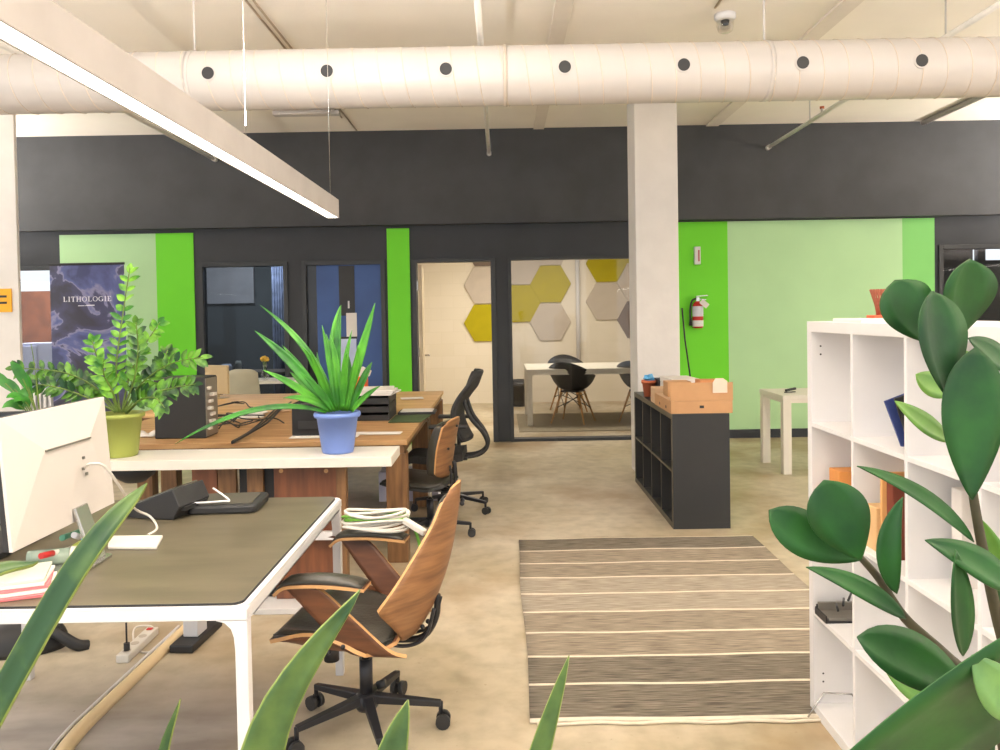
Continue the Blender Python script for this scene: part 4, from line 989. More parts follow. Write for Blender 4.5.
def wooden_chair(label, loc, rz, arms=True, kind=0):
    """local +X is forward"""
    t = thing('wooden_office_chair', label, 'chair', loc, rz)
    castor_base(t, .268, (1-math.degrees(rz))*PI/180)
    MB().tube([(0, 0, .125), (0, 0, .26)], .024, 16).build('column_cover', M_bmetal, t)
    gl = MB().tube([(0, 0, .26), (0, 0, .335)], .014, 12); gl.build('gas_lift', M_chrome, t)
    MB().box((-.10, -.07, .325), (.10, .07, .352)).build('mechanism', M_bmetal, t, .004)
    if arms:
        MB().tube([(.11, .05, .335), (.11, .05, .27)], .027, 16).build('tension_knob', M_black, t)
        MB().tube([(-.03, -.04, .14), (-.06, -.045, .15)], .016, 10).build('side_knob', M_black, t)
    def seat(u, v, dz=0, k=1.0, kx=1.0):
        s_ = (2*u-1)*k; x = .272-.425*v
        e = abs(s_); A = max(0, math.sin(PI*min(1, v/.85)))*(1 if arms else .3)
        z = .375+.085*A*max(0, e-.55)**1.5/.3+dz + .10*max(0, v-.7)**1.6*1 - .02*math.sin(PI*v) + .028*(1-v)**3
        w = .235+.015*math.sin(PI*v)
        if v < .15: w *= .90+.10*(v/.15)
        if v > .8: w *= 1-.35*((v-.8)/.2)
        return (x, w*s_, z)
    MB().shell(lambda u, v: seat(u, v), 18, 16, -.013, 0, 1).build('seat_shell', [M_walnutd, M_ply] if arms else [M_black, M_black], t)
    def cush(u, v):
        x, y_, z = seat(u, .02+.95*v, .006, .93); q_ = math.sin(PI*u)**.3*math.sin(PI*min(1, max(0, v)))**.3 if 0 < u < 1 and 0 < v < 1 else 0
        return (x, y_, z)
    MB().shell(lambda u, v: cush(u, v), 18, 16, -.008, 0).build('seat_pad_base', M_leather, t)
    def cush2(u, v):
        x, y_, z = seat(u, .02+.95*v, .012, .92); q_ = (max(0, math.sin(PI*u))*max(0, math.sin(PI*v)))**.35
        return (x, y_, z+.045*q_)
    MB().shell(lambda u, v: cush2(u, v), 20, 18, -.004, 0).build('seat_cushion', M_leather, t)
    # backrest
    def prof(v, pts):
        for i in range(len(pts)-1):
            if v <= pts[i+1][0]:
                a, b = pts[i], pts[i+1]; f_ = (v-a[0])/(b[0]-a[0]); f_ = f_*f_*(3-2*f_) if kind else f_; return a[1]+(b[1]-a[1])*f_
        return pts[-1][1]
    if kind == 0:
        W_ = [(0, .085), (.06, .125), (.30, .262), (.36, .268), (.42, .255), (.80, .145), (.93, .125), (1.0, .085)]; WR = [(0, .02), (.32, .155), (.8, .055), (1, .03)]
        Z0, Z1 = .345, .905; X0, X1 = -.165, -.36
    else:
        W_ = [(0, .15), (.08, .19), (.5, .205), (.92, .19), (1, .15)]; WR = [(0, .03), (1, .03)]
        Z0, Z1 = .42, .81; X0, X1 = -.13, -.20
    def back(u, v, off=0, k=1.0, k2=1.0):
        vv = .5+(v-.5)*k2
        s_ = (2*u-1)*k; x = X0+(X1-X0)*(vv**.6 if kind == 0 else vv)-.02*math.sin(PI*vv)*(1 if kind == 0 else -.5)
        w = prof(vv, W_)
        zt = Z0+(Z1-Z0)*vv; zt -= .02*abs(s_)**3*(1 if vv > .5 else -1)*max(0, abs(vv-.5)*2)**3
        return (x+prof(vv, WR)*s_*s_+off, w*s_, zt)
    bk = MB().shell(lambda u, v: back(u, v), 20, 28, .012, 0, 1).build('back_shell', [M_walnut, M_ply], t)
    th = .055
    def bc(u, v):
        x, y_, z = back(u, v, .016, .9+.07*kind, .93+.04*kind); q_ = (max(0, math.sin(PI*u))*max(0, math.sin(PI*v)))**(.3-.12*kind)
        return (x+(.04+.055*kind)*q_, y_, z)
    MB().shell(lambda u, v: back(u, v, .0135, .9, .93), 18, 24, -.004).build('back_pad_base', M_leather, t)
    MB().shell(lambda u, v: bc(u, v), 20, 24, -.003).build('back_cushion', M_leather, t)
    for (u, v) in ((.5, .1), (.5, .86), (.32, .86) if kind == 0 else (.3, .5), (.68, .1) if kind == 0 else (.7, .5)):
        x, y_, z = back(u, v); MB().sphere((x-.012, y_, z), .009, 10).build('back_bolt', M_bmetal, t)
    br = MB().tube(catmull([(-.02, 0, .338), (-.15, 0, .332), (-.22, 0, .35), (-.262, 0, .42), (-.268, 0, .50)] if kind == 0 else [(-.05, 0, .34), (-.14, 0, .33), (-.18, 0, .38), (-.17, 0, .52)], 5), .012, 8)
    for dy in (-.06, .06): br.tube(catmull([(-.08, dy, .34), (-.17, dy, .335), (-.235, dy, .37), (-.268, dy, .47)] if kind == 0 else [(-.08, dy, .34), (-.14, dy, .335), (-.17, dy, .38), (-.165, dy, .50)], 5), .007, 8)
    br.build('back_bracket', M_bmetal, t)
    if arms:
        for sy in (-1, 1):
            yy = sy*.275
            def pad(u, v, dz=0, kw=1):
                x = .215-.31*v; z = .622+.010*math.sin(PI*v)-.028*max(0, 1-v/.18)**2+dz; return (x, yy+(u-.5)*.085*kw*(1 if v > .1 else .85), z)
            ar = MB().shell(lambda u, v: pad(u, v), 6, 16, -.011, 0, 1).build('armrest', [M_walnutd, M_ply], t)
            MB().shell(lambda u, v: (lambda p_: (p_[0], p_[1], p_[2]+.020*(max(0, math.sin(PI*u))*max(0, math.sin(PI*v)))**.3))(pad(u, .02+.96*v, .003, .96)), 8, 16, -.004).build('arm_pad', M_leather, ar)
            # bent plywood support running down and back to the seat
            a = Vector((.12, yy, .608)); b = Vector((-.07, sy*.232, .40)); c = Vector((-.12, sy*.20, .365))
            pts = catmull([a+Vector((.05, 0, .004)), a, a.lerp(b, .5), b, c], 5)
            def sup(u, v):
                f_ = v*(len(pts)-1); i = min(int(f_), len(pts)-2); p_ = pts[i].lerp(pts[i+1], f_-i)
                wdt = .115+.05*v
                return (p_.x+(u-.5)*wdt, p_.y, p_.z+(u-.5)*.012*(1-v))
            MB().shell(sup, 6, 20, .012*sy, 0, 1).build('arm_support', [M_walnutd, M_ply], t)
            for bx_, bz_ in ((.0, .405), (.05, .385)): MB().sphere((bx_, sy*.252, bz_), .009, 8).build('side_bolt', M_bmetal, t)
    return t
wooden_chair('walnut and black leather office chair with armrests in the foreground', (-.512, 2.87, 0), PI-.12)
# second, smaller backed one
q = G(439, 521, 0)
wooden_chair('walnut-backed black office chair behind the foreground chair', (-.50, 5.35, 0), PI-.24, False, 1)
# mesh chair
def mesh_chair(label, loc, rz):
    t = thing('mesh_office_chair', label, 'chair', loc, rz)
    castor_base(t, .29, -.55-rz)
    MB().tube([(0, 0, .125), (0, 0, .40)], .022, 14).build('gas_lift', M_bmetal, t)
    def st_(u, v):
        s_ = 2*u-1; return (.33-.42*v, .24*s_*(1-.12*(2*v-1)**4), .475-.02*math.sin(PI*v)-.025*max(0, 1-v/.2)**2-.01*s_**4)
    MB().shell(st_, 14, 14, -.055).build('seat', M_mesh, t)
    MB().box((-.12, -.1, .395), (.12, .1, .418)).build('mechanism', M_black, t, .004)
    def bk(u, v, k=1):
        s_ = (2*u-1)*k; z = .56+.50*v; x = -.15+.07*math.sin(PI*min(1, v*1.25))-.17*max(0, v-.35)**1.6
        w = .215-.02*v-.05*max(0, v-.85)/.15
        return (x+.06*s_*s_, w*s_, z)
    MB().shell(bk, 14, 18, -.014).build('backrest', M_mesh, t)
    rim = [bk(0, i/16) for i in range(17)]+[bk(i/8, 1) for i in range(1, 9)]+[bk(1, 1-i/16) for i in range(1, 17)]+[bk(1-i/8, 0) for i in range(1, 9)]
    MB().tube(rim, .013, 8).build('back_frame', M_black, t)
    fr = MB()
    for sy in (-1, 1): fr.tube(catmull([(-.10, sy*.12, .86), (-.15, sy*.11, .72), (-.24, sy*.07, .60), (-.27, sy*.05, .5), (-.20, sy*.05, .43), (-.05, sy*.06, .41)], 5), .016, 8)
    fr.tube([(-.27, -.05, .5), (-.27, .05, .5)], .014, 8); fr.build('back_support', M_black, t)
    for sy in (-1, 1):
        am = MB().tube(catmull([(-.02, sy*.20, .41), (-.02, sy*.29, .43), (-.02, sy*.30, .55), (-.02, sy*.295, .665)], 5), .016, 10).build('arm_post', M_black, t)
        MB().box((-.14, sy*.295-.04, .665), (.14, sy*.295+.04, .692)).build('arm_pad', M_black, t, .01)
    return t
mesh_chair('black mesh office chair with tall curved back beside the wooden table', (-.39, 6.1, 0), PI-.04)

# cable coil on the far armrest
ch = Matrix.Translation((-.512, 2.87, 0)) @ Matrix.Rotation(PI-.12, 4, 'Z')
cc = ch @ Vector((.05, -.275, .655))
t = thing('cable_coil', 'coiled cream and green cable resting on the far armrest of the foreground chair', 'cable', (cc.x+.02, cc.y, cc.z))
t.scale = (1.25, 1.25, 1.3); rnd = random.Random(5); lp = []
for i in range(9*24):
    a = 2*PI*i/24; kk = i//24
    lp.append((.105*math.cos(a)*(1-.04*(kk % 3))+.004*math.sin(kk*2), (.05-.004*(kk % 4))*math.sin(a), .006+.0055*kk+.006*math.sin(a*2+kk)))
MB().tube(lp[:5*24], .0048, 6).build('cream_loop', M_cream, t); MB().tube(lp[5*24-1:7*24], .0048, 6).build('green_loop', M_greenw, t); MB().tube(lp[7*24-1:], .0048, 6).build('cream_loop', M_cream, t)
MB().tube(catmull([(.09, .02, .03), (.12, -.02, .01), (.14, -.03, -.05), (.145, -.03, -.12)], 5), .005, 6).build('tail', M_greenw, t)
MB().bar((.09, -.02, .03), (.16, -.06, .0), .02, .018).build('plug', M_cream, t, .003)

# ================================================================== WHITE DESK
DZt = .745
A = G(254, 604, DZt); B = G(337, 496, DZt)
dx1 = (A.x+B.x)/2; dy0, dy1 = A.y, B.y; dx0 = dx1-1.34
t = thing('white_frame_desk', 'white-framed desk with dark olive top in the left foreground', 'desk', ((dx0+dx1)/2, (dy0+dy1)/2, 0))
w2, d2_ = (dx1-dx0)/2, (dy1-dy0)/2
def rrect(hw, hd, r, n=6):
    pts = []
    for cx_, cy_, a0 in ((hw-r, hd-r, 0), (-hw+r, hd-r, PI/2), (-hw+r, -hd+r, PI), (hw-r, -hd+r, 1.5*PI)):
        for i in range(n+1): a = a0+PI/2*i/n; pts.append((cx_+r*math.cos(a), cy_+r*math.sin(a)))
    return pts
MB().prism(rrect(w2-.022, d2_-.006, .03), .014, Matrix.Translation((0, 0, DZt-.010))).build('desk_top', [M_desk, M_black], t) if False else None
top = MB().prism(rrect(w2-.020, d2_-.010, .03), .012, Matrix.Translation((0, 0, DZt-.012)), 0, 1); top.build('desk_top', [M_desk, M_black], t)
fr = MB(); e = .045; bh = .044
z0, z1 = DZt-bh, DZt-.004
fr.box((-w2, -d2_, z0), (w2, -d2_+e, DZt-.0125)); fr.box((-w2, d2_-e, z0), (w2, d2_, DZt-.0125)); fr.box((-w2, -d2_+e, z0), (-w2+e, d2_-e, DZt-.0125)); fr.box((w2-e, -d2_+e, z0), (w2, d2_-e, DZt-.0125))
fr.build('frame', M_white, t, .003)
rim = MB(); o_ = rrect(w2, d2_, .035); i_ = rrect(w2-.017, d2_-.008, .03); n = len(o_)
vs = [(x, y_, DZt-.006) for x, y_ in o_]+[(x, y_, DZt-.006) for x, y_ in i_]+[(x, y_, DZt-.0125) for x, y_ in o_]+[(x, y_, DZt-.0125) for x, y_ in i_]
fs = []
for i in range(n):
    j = (i+1) % n; fs += [(i, j, n+j, n+i), (2*n+i, 3*n+i, 3*n+j, 2*n+j), (i, 2*n+i, 2*n+j, j), (n+i, n+j, 3*n+j, 3*n+i)]
rim.add(vs, fs); rim.build('rim', M_white, t)
for sx in (-1, 1):
    for sy in (-1, 1):
        MB().prism([(sx*(w2-.001), z0-.001), (sx*(w2-.085), z0-.001), (sx*(w2-.062), z0-.007), (sx*(w2-.046), z0-.022), (sx*(w2-.038), z0-.045), (sx*(w2-.035), z0-.08), (sx*(w2-.033), 0), (sx*(w2-.001), 0)], .034, Matrix.Translation((0, (sy*(d2_-.0185)+.017), 0)) @ Matrix.Rotation(PI/2, 4, 'X')).build('leg', M_white, t, .002)
# monitor
MX = -1.35
t = thing('white_monitor', 'large white monitor seen from behind on the left desk', 'monitor', (MX, 2.43, DZt+.001))
y0, y1 = 2.15-2.43, 2.72-2.43; z0, z1 = .873-DZt, 1.236-DZt
def tilt(mb):
    for v in mb.v: v.x -= (v.z-.30)*.072
    return mb
tilt(MB().box((-.022, y0, z0), (-.006, y1, z1))).build('screen', M_black, t, .002)
bkm = MB(); r1 = (.022, y0+.165, z1-.112); r2 = (.022, y1-.150, z1-.112)
vs = [(-.0055, y0, z0), (-.0055, y1, z0), (-.0055, y1, z1), (-.0055, y0, z1), (.004, y0, z0), (.004, y1, z0), (.004, y1, z1), (.004, y0, z1), r1, r2]
bkm.add(vs, [(0, 1, 2, 3), (0, 4, 5, 1), (1, 5, 6, 2), (2, 6, 7, 3), (3, 7, 4, 0), (7, 6, 9, 8), (4, 7, 8), (6, 5, 9), (5, 4, 8, 9)]); tilt(bkm).build('back_cover', M_mon, t)
vt = MB().bar((.0245, r1[1], r1[2]-.004), (.0245, r2[1], r2[2]-.004), .004, .005, up=(0, 0, 1)); tilt(vt).build('vent', M_steel, t)
pm = MB()
for (px, py) in ((84, 458), (83, 469), (86, 474)): q = PX(px, py, MX+.02); pm.cbox((.020, q.y-2.43, q.z-DZt), (.004, .012, .009))
tilt(pm).build('port', M_steel, t)
nk = MB().bar((.02, .06, z0+.045), (.075, .06, .004), .075, .012, up=(1, 0, 0)); nk.build('stand_neck', M_chrome, t, .003)
MB().prism(rrect(.10, .11, .02), .008, Matrix.Translation((.0, .0, 0))).build('stand_base', M_chrome, t)
cp = [PX(84, 469, MX+.012), PX(90, 464, MX+.06), PX(104, 466, MX+.09), PX(118, 484, MX+.09), P(134, 508, 2.90), P(150, 516.5, 2.98), P(157, 528, 2.86), P(148, 535, 2.78)]
tag(MB().tube(catmull(cp, 8), .0045, 8).build('monitor_cable', M_cream), 'white cable running from the back of the white monitor to the desk', 'cable')
a = G(108, 547, DZt+.01); b = G(157, 547, DZt+.01); c = G(163, 535.5, DZt+.01); d = G(108, 536, DZt+.01)
vs = [a, b, c, d]; tb = MB(); vs8 = [Vector((v.x, v.y, DZt+.001)) for v in vs]+[Vector((v.x, v.y, DZt+.012)) for v in vs]
tb.add(vs8, [(0, 3, 2, 1), (4, 5, 6, 7), (0, 1, 5, 4), (1, 2, 6, 5), (2, 3, 7, 6), (3, 0, 4, 7)])
tag(tb.build('white_tablet', M_cream, None, .003), 'flat white rectangular tablet lying on the desk beside the monitor', 'tablet')
# black sleeve with cord, black sloping box
a = G(194, 516, DZt); 
t = thing('laptop_sleeve', 'flat black laptop sleeve lying at the far edge of the desk', 'sleeve', (G(232, 505, DZt).x, 3.17, DZt+.001), .06)
def slv(u, v): 
    return ((u-.5)*.27*(1-.06*(2*v-1)**8), (v-.5)*.24*(1-.05*(2*u-1)**8), .040*(max(0, math.sin(PI*u))*max(0, math.sin(PI*v)))**.25)
MB().shell(slv, 16, 16, .0).build('sleeve', M_leather, t) if False else MB().prism(rrect(.135, .12, .03), .032).build('sleeve', M_black, t, .008)
MB().prism(rrect(.11, .095, .02), .003, Matrix.Translation((.0, .0, .0325))).build('front_pocket', mat('sleeve_top', rgb(78, 74, 64), .5), t, .001)
lc = [P(213, 488, 3.12), P(229, 500, 3.10), P(222, 505, 3.08), P(197, 506, 3.06), P(194, 503, 3.08), P(202, 494, 3.2)]
tag(MB().tube(catmull([Vector((p.x, p.y, max(p.z, DZt+.045))) for p in lc], 6), .004, 8).build('charging_cable', M_white), 'short white cable lying on the black laptop sleeve', 'cable')
t = thing('black_file_box', 'black box with a grey sloping lid right of the white monitor', 'box', (G(163, 515, DZt).x, 3.09, DZt+.001), -.25)
MB().prism([(-.15, 0), (.10, 0), (.13, .05), (.10, .115), (-.15, .02)], .19, Matrix.Translation((0, .095, 0)) @ Matrix.Rotation(PI/2, 4, 'X')).build('box', M_black, t, .004)
lid = MB(); lid.add([(-.14, -.08, .0265), (.085, -.08, .112), (.085, .08, .112), (-.14, .08, .0265), (-.14, -.08, .0305), (.085, -.08, .116), (.085, .08, .116), (-.14, .08, .0305)], [(0, 3, 2, 1), (4, 5, 6, 7), (0, 1, 5, 4), (1, 2, 6, 5), (2, 3, 7, 6), (3, 0, 4, 7)])
lid.build('lid', mat('lid_grey', rgb(120, 118, 108), .4), t)
MB().box((.112, -.07, .03), (.135, .07, .045)).build('strap', M_cream if False else M_black, t)
# writing things by the monitor
q = G(54, 566, DZt)
t = thing('glass_jar', 'glass jar of pens lying on its side below the white monitor', 'jar', (q.x, q.y, DZt+.029), .25)
MB().tube([(-.07, 0, 0), (.05, 0, 0)], .024, 20).build('glass', mat('jar_glass', rgb(150, 168, 150), .15, var=.05), t)
MB().tube([(.05, 0, 0), (.066, 0, 0)], .027, 20).build('jar_rim', M_cream, t)
for (p0, p1, m, m2, lab) in (((41, 556), (70, 549), M_cream, M_red, 'red-capped white marker lying on the glass jar'), ((66, 552), (80, 543), mat('yellow_green', rgb(206, 220, 100), .4), M_white, 'yellow green highlighter beside the glass jar'), ((62, 538), (80, 531), M_teal, M_teal, 'teal green pen below the monitor stand'), ((74, 535), (88, 540), M_cyan, M_white, 'pale blue pen beside the monitor stand')):
    a = P(p0[0], p0[1], 2.36 if p0[0] < 60 else 2.5); b = P(p1[0], p1[1], 2.5 if p0[0] < 60 else 2.62)
    a.z = max(a.z, DZt+.012); b.z = max(b.z, DZt+.012); mid = a.lerp(b, .38)
    t = thing('marker_pen', lab, 'pen', a)
    MB().tube([mid-a, b-a], .008, 10).build('barrel', m, t); MB().tube([(0, 0, 0), mid-a], .0095, 10).build('cap', m2, t)
for i in range(5):
    q = G(18, 592-i*.5, DZt)
    cb('magazine', 'magazines with pink edges stacked at the near left of the desk', 'magazine', (q.x-.15, q.y-.09, DZt+.001+i*.009), (q.x+.09-.004*i, q.y+.08, DZt+.009+i*.009), [M_pink, M_paper, M_pink, M_paper, mat('cover_green', rgb(200, 206, 186), .6)][i], .001, .35+.05*(i % 3), group='magazines stacked on the left desk')
cb('keyboard', 'black keyboard behind the left edge of the white monitor', 'keyboard', (-1.78, 2.35, DZt+.001), (-1.6, 2.8, DZt+.02), M_black, .004)
# dark monitor behind the white one
q = P(20, 411, 3.0)
t = thing('black_monitor', 'black monitor behind the white one at the left edge', 'monitor', (q.x-.02, 3.02, DZt+.001), .12)
MB().box((-.29, -.012, .10), (.25, .012, q.z-DZt-.004)).build('screen', M_blackg, t, .004)
MB().box((-.03, -.01, .004), (.03, .01, .12)).build('stand_neck', M_black, t); MB().box((-.11, -.08, 0), (.11, .08, .008)).build('stand_base', M_black, t)

# under the desk
a = G(122, 659, .02); b = G(153, 630, .02); d = (b-a); an = math.atan2(d.y, d.x)
t = thing('power_strip', 'white power strip lying on the floor under the desk', 'power strip', ((a.x+b.x)/2, (a.y+b.y)/2, .001), an)
Lp = d.length/2
MB().box((-Lp, -.028, 0), (Lp, .028, .035)).build('strip_body', M_cream, t, .005)
for i in range(4): MB().tube([(-Lp*.7+i*.08, 0, .0352), (-Lp*.7+i*.08, 0, .037)], .018, 14).build('socket', mat('socket_grey', rgb(190, 180, 165), .5), t)
MB().box((Lp-.045, -.012, .0352), (Lp-.025, .012, .041)).build('switch', M_red, t)
MB().tube([(-Lp*.7+.0, 0, .037), (-Lp*.7, 0, .07)], .013, 10).tube([(-Lp*.7, 0, .07), (-Lp*.7, 0, .16)], .004, 6).build('plug', M_black, t)
cp = [G(158, 634, .03), G(150, 624, .05), G(125, 632, .05), G(117, 640, .02), G(128, 628, .16), G(142, 622, .22)]
tag(MB().tube(catmull([G(156, 632, .02), G(150, 626, .03), G(135, 628, .03), G(134, 642, .01), G(142, 652, .006), G(158, 648, .006), G(176, 630, .01)], 8), .0045, 8).build('extension_cord', M_cream), 'white cord looping over the power strip', 'cord')
a = G(172, 654, 0); b = G(199, 630, 0); d = b-a; an = math.atan2(d.y, d.x)
t = thing('floor_socket_block', 'white block on a black foot standing on the floor under the desk', 'block', ((a.x+b.x)/2+.04, (a.y+b.y)/2, .001), an)
MB().box((-d.length/2, -.055, 0), (d.length/2+.05, .055, .035)).build('foot', M_black, t, .006)
MB().box((-.04, -.035, .036), (.06, .035, .12)).build('block', M_white, t, .004)
pts = [G(188, 628, .0), G(170, 645, .0), G(150, 664, .0), G(126, 687, .0), (G(100, 712, .0)), G(80, 732, .0), G(62, 755, 0), G(45, 785, 0)]
cp = catmull(pts, 6); vs = []
prof_ = [(-.040, 0), (-.027, .018), (-.012, .024), (.012, .024), (.03, .018), (.045, 0)]
for i, p in enumerate(cp):
    tg = (cp[min(i+1, len(cp)-1)]-cp[max(i-1, 0)]).normalized(); sd = Vector((tg.y, -tg.x, 0))
    for (u, z) in prof_: vs.append(p+sd*u*.75+Vector((0, 0, z+.001)))
n = len(prof_); fs = [(i*n+k, (i+1)*n+k, (i+1)*n+(k+1) % n, i*n+(k+1) % n) for i in range(len(cp)-1) for k in range(n)]+[tuple(range(n)), tuple(range((len(cp)-1)*n, len(cp)*n))[::-1]]
tag(MB().add(vs, fs, 0, True).build('cable_cover', mat('cover_cream', rgb(232, 206, 162), .5, var=.05)), 'cream cable cover curving across the floor under the desk', 'cable cover')
qs = []
for i, p in enumerate(cp):
    tg = (cp[min(i+1, len(cp)-1)]-cp[max(i-1, 0)]).normalized(); qs.append(p+Vector((-tg.y, tg.x, 0))*(.045 if tg.y < 0 or True else .045)*(-1)+Vector((0, 0, .008)))
tag(MB().tube(qs, .007, 8).build('extension_cord', M_white), 'white cord running along the cream cable cover on the floor', 'cord')
q = G(28, 648, 0)
t = thing('black_bag', 'black bag slumped on the floor under the left desk', 'bag', (q.x-.12, q.y+.02, 0))
def bag(u, v):
    a = 2*PI*u; r = .26*math.sin(PI*(.5+.5*v))**.5 if v < 1 else 0
    return (r*1.1*math.cos(a), r*.6*math.sin(a), .001+.13*math.sin(PI/2*v)**1.0+.012*math.sin(5*a)*v)
MB().shell(lambda u, v: bag(u, v*.999), 28, 10, .004).build('body', M_black, t)
MB().tube(catmull([(.1, 0, .12), (.25, -.05, .09), (.36, -.06, .03), (.40, -.03, .012)], 6), .025, 8).build('strap', M_black, t)

# ================================================================== PLANTS (middle distance)
def pot(t, r_top, r_bot, h, m, rimh=.022, soil=True):
    MB().lathe([(0, 0), (r_bot, 0), (r_bot+.004, .01), (r_top-.006, h-rimh), (r_top+.006, h-rimh), (r_top+.01, h-rimh/2), (r_top+.006, h), (r_top-.006, h), (r_top-.010, h-.01), (r_top-.014, h-.03), (0, h-.032)], 36).build('pot', m, t)
    if soil: MB().lathe([(r_top-.012, h-.028), (r_top*.5, h-.02), (0, h-.022)], 24).build('soil', M_soil, t)
def frond(t, pts, n=8, ll=.10, lw=.05, m=None, seed=0, stemr=.006, young=0, nrm=None):
    rnd = random.Random(seed); cp = catmull(pts, 6); m = m or M_zz
    mb = MB(); N_ = len(cp)
    mb.tube(cp, [stemr*(1-.6*i/N_) for i in range(N_)], 6, 1)
    for k in range(n*2+1):
        f_ = .25+.75*k/(n*2); i = min(N_-2, int(f_*(N_-1))); p = cp[i]; tg = (cp[i+1]-cp[max(0, i-1)]).normalized()
        side = tg.cross(Vector((0, -1, .25))).normalized()*(1 if k % 2 else -1)
        d = (side*1.0+tg*.75+Vector((0, rnd.uniform(-.45, .3), rnd.uniform(-.1, .25)))).normalized() if k < n*2 else tg
        L_ = ll*rnd.uniform(.8, 1.1)*(1-.25*f_)
        nn = Vector((rnd.uniform(-.5, .5), -1, rnd.uniform(.2, 1.0)))
        pt = [p+d*(L_*q_/7)+Vector((0, 0, -.10*L_*(q_/7)**2)) for q_ in range(8)]
        blade(mb, pt, lw*rnd.uniform(.85, 1.1), ovate, nn, .2, 0)
    return mb.build('frond', [m, M_gstem], t)
PB = 4.16
q = P(120, 457, PB)
t = thing('potted_zz_plant', 'bushy glossy-leaved plant in a lime green pot on the white bench', 'plant', (q.x, PB, bz1+.001))
O = Vector((q.x, PB, bz1+.001))
pot(t, .118, .085, (P(120, 413, PB).z-bz1), M_lime)
base = P(121, 414, PB)
FR = [([(118, 412), (96, 388), (62, 372), (10, 368)], 11, .0, 0), ([(116, 412), (88, 398), (60, 388), (35, 384)], 8, -.1, 0), ([(124, 412), (140, 385), (170, 364), (203, 357)], 10, .05, 0),
      ([(127, 413), (146, 396), (172, 388), (196, 384)], 10, -.12, 0), ([(120, 412), (116, 370), (122, 320), (130, 268)], 11, .1, 1), ([(122, 412), (130, 375), (145, 345), (160, 322)], 8, .0, 1), ([(118, 412), (108, 385), (98, 360), (92, 340)], 6, -.05, 1),
      ([(122, 412), (134, 380), (138, 350), (136, 322)], 7, -.1, 0), ([(115, 412), (90, 385), (70, 378), (45, 376)], 8, .12, 0), ([(125, 412), (150, 380), (160, 365), (168, 350)], 6, .1, 0), ([(119, 412), (112, 390), (104, 375), (104, 360)], 5, -.14, 1), ([(126, 413), (140, 400), (155, 398), (165, 408)], 6, -.16, 0)]
for i, (pp_, n_, dy, yg) in enumerate(FR):
    pts = [P(x, y_, PB+dy*k/3)-O for k, (x, y_) in enumerate(pp_)]
    frond(t, pts, n_+2, .088, .034, M_zzy if yg else M_zz, i)
# blue pot
q = P(338, 451.5, PB)
t = thing('potted_strap_plant', 'long strap-leaved plant in a blue pot on the white bench', 'plant', (q.x, PB, bz1+.001))
O = Vector((q.x, PB, bz1+.001))
pot(t, .112, .078, P(338, 412, PB).z-bz1, M_bluep, .025)
LV = [((330, 410), (300, 365), (255, 331), 13, 0), ((328, 411), (298, 385), (263, 370), 10, -.1), ((335, 410), (320, 350), (260, 305), 9, .15), ((338, 410), (335, 345), (341, 305), 10, .05), ((345, 410), (362, 355), (375, 303), 13, -.05), ((340, 410), (325, 345), (340, 306), 9, .1),
      ((350, 411), (365, 375), (372, 362), 10, .05), ((352, 411), (365, 395), (380, 386), 7, -.1), ((332, 411), (305, 385), (290, 372), 10, .1), ((326, 412), (260, 392), (175, 444), 7, -.28), ((343, 410), (345, 370), (347, 352), 10, -.1), ((336, 411), (320, 375), (310, 350), 10, -.12), ((347, 411), (352, 370), (346, 350), 9, .1), ((330, 411), (310, 395), (283, 398), 9, -.15), ((341, 410), (338, 365), (330, 335), 9, 0), ((325, 411), (320, 380), (317, 352), 7, .12), ((331, 411), (306, 372), (282, 345), 8, .05), ((334, 411), (316, 360), (300, 345), 8, -.06), ((342, 411), (352, 380), (362, 340), 8, .1), ((337, 411), (332, 370), (322, 325), 8, .02), ((346, 411), (356, 372), (358, 345), 8, -.08), ((333, 411), (322, 392), (300, 372), 9, -.12), ((344, 411), (341, 372), (352, 330), 8, -.02), ((339, 410), (338, 370), (326, 334), 8, .12)]
for i, (a, b, c, w, dy) in enumerate(LV):
    pts = bez(P(a[0], a[1], PB+dy*.1)-O, P(b[0], b[1], PB+dy*.5)-O, P(c[0], c[1], PB+dy)-O, 14)
    pts = bez(pts[0], P(b[0], b[1], PB+dy*.5)-O, pts[-1], 14)
    blade(MB(), pts, 1, strap) 
    mb = blade(MB(), pts, w*.0040, strap, (.3*math.sin(i), -1, .4), .5)
    mb.build('leaf', mat('strap_leaf', rgb(96, 178, 46), .4, col2=rgb(44, 116, 34), scale=5, stretch=(1, 1, 1)) if i % 3 else M_gleaf, t, solid=.003)
# far left plant behind the monitors
q = P(-6, 430, 3.6)
t = thing('trailing_plant', 'leafy plant with drooping leaves at the left edge', 'plant', (q.x-.03, 4.02, 0))
O = t.location.copy()
MB().lathe([(0, 0), (.11, 0), (.15, .95), (.155, .95), (.155, .98), (.14, .98), (.135, .93), (0, .93)], 28).build('planter', M_white, t)
base = Vector((0, 0, .93)); rnd = random.Random(2)
for i, (px, py) in enumerate(((18, 372), (20, 392), (14, 402), (6, 398), (-4, 380), (-20, 370), (10, 362), (2, 408))):
    tip = P(px, py, 3.92+rnd.uniform(-.1, .1))-O; mid = (base+tip)/2+Vector((0, 0, .14))
    pts = bez(base, mid, tip, 12)
    mb = MB(); mb.tube(pts[:8], .003, 6, 1); blade(mb, pts[5:], .05, ovate, (.2, -1, .5), .2, 0); mb.build('leaf', [M_gleaf, M_gstem], t)
tip = P(31, 344, 3.95)-O; MB().tube(bez(base, (base+tip)/2+Vector((.0, 0, .12)), tip, 12), [.004]*6+[.002]*7, 6).build('stem', M_gstem, t)

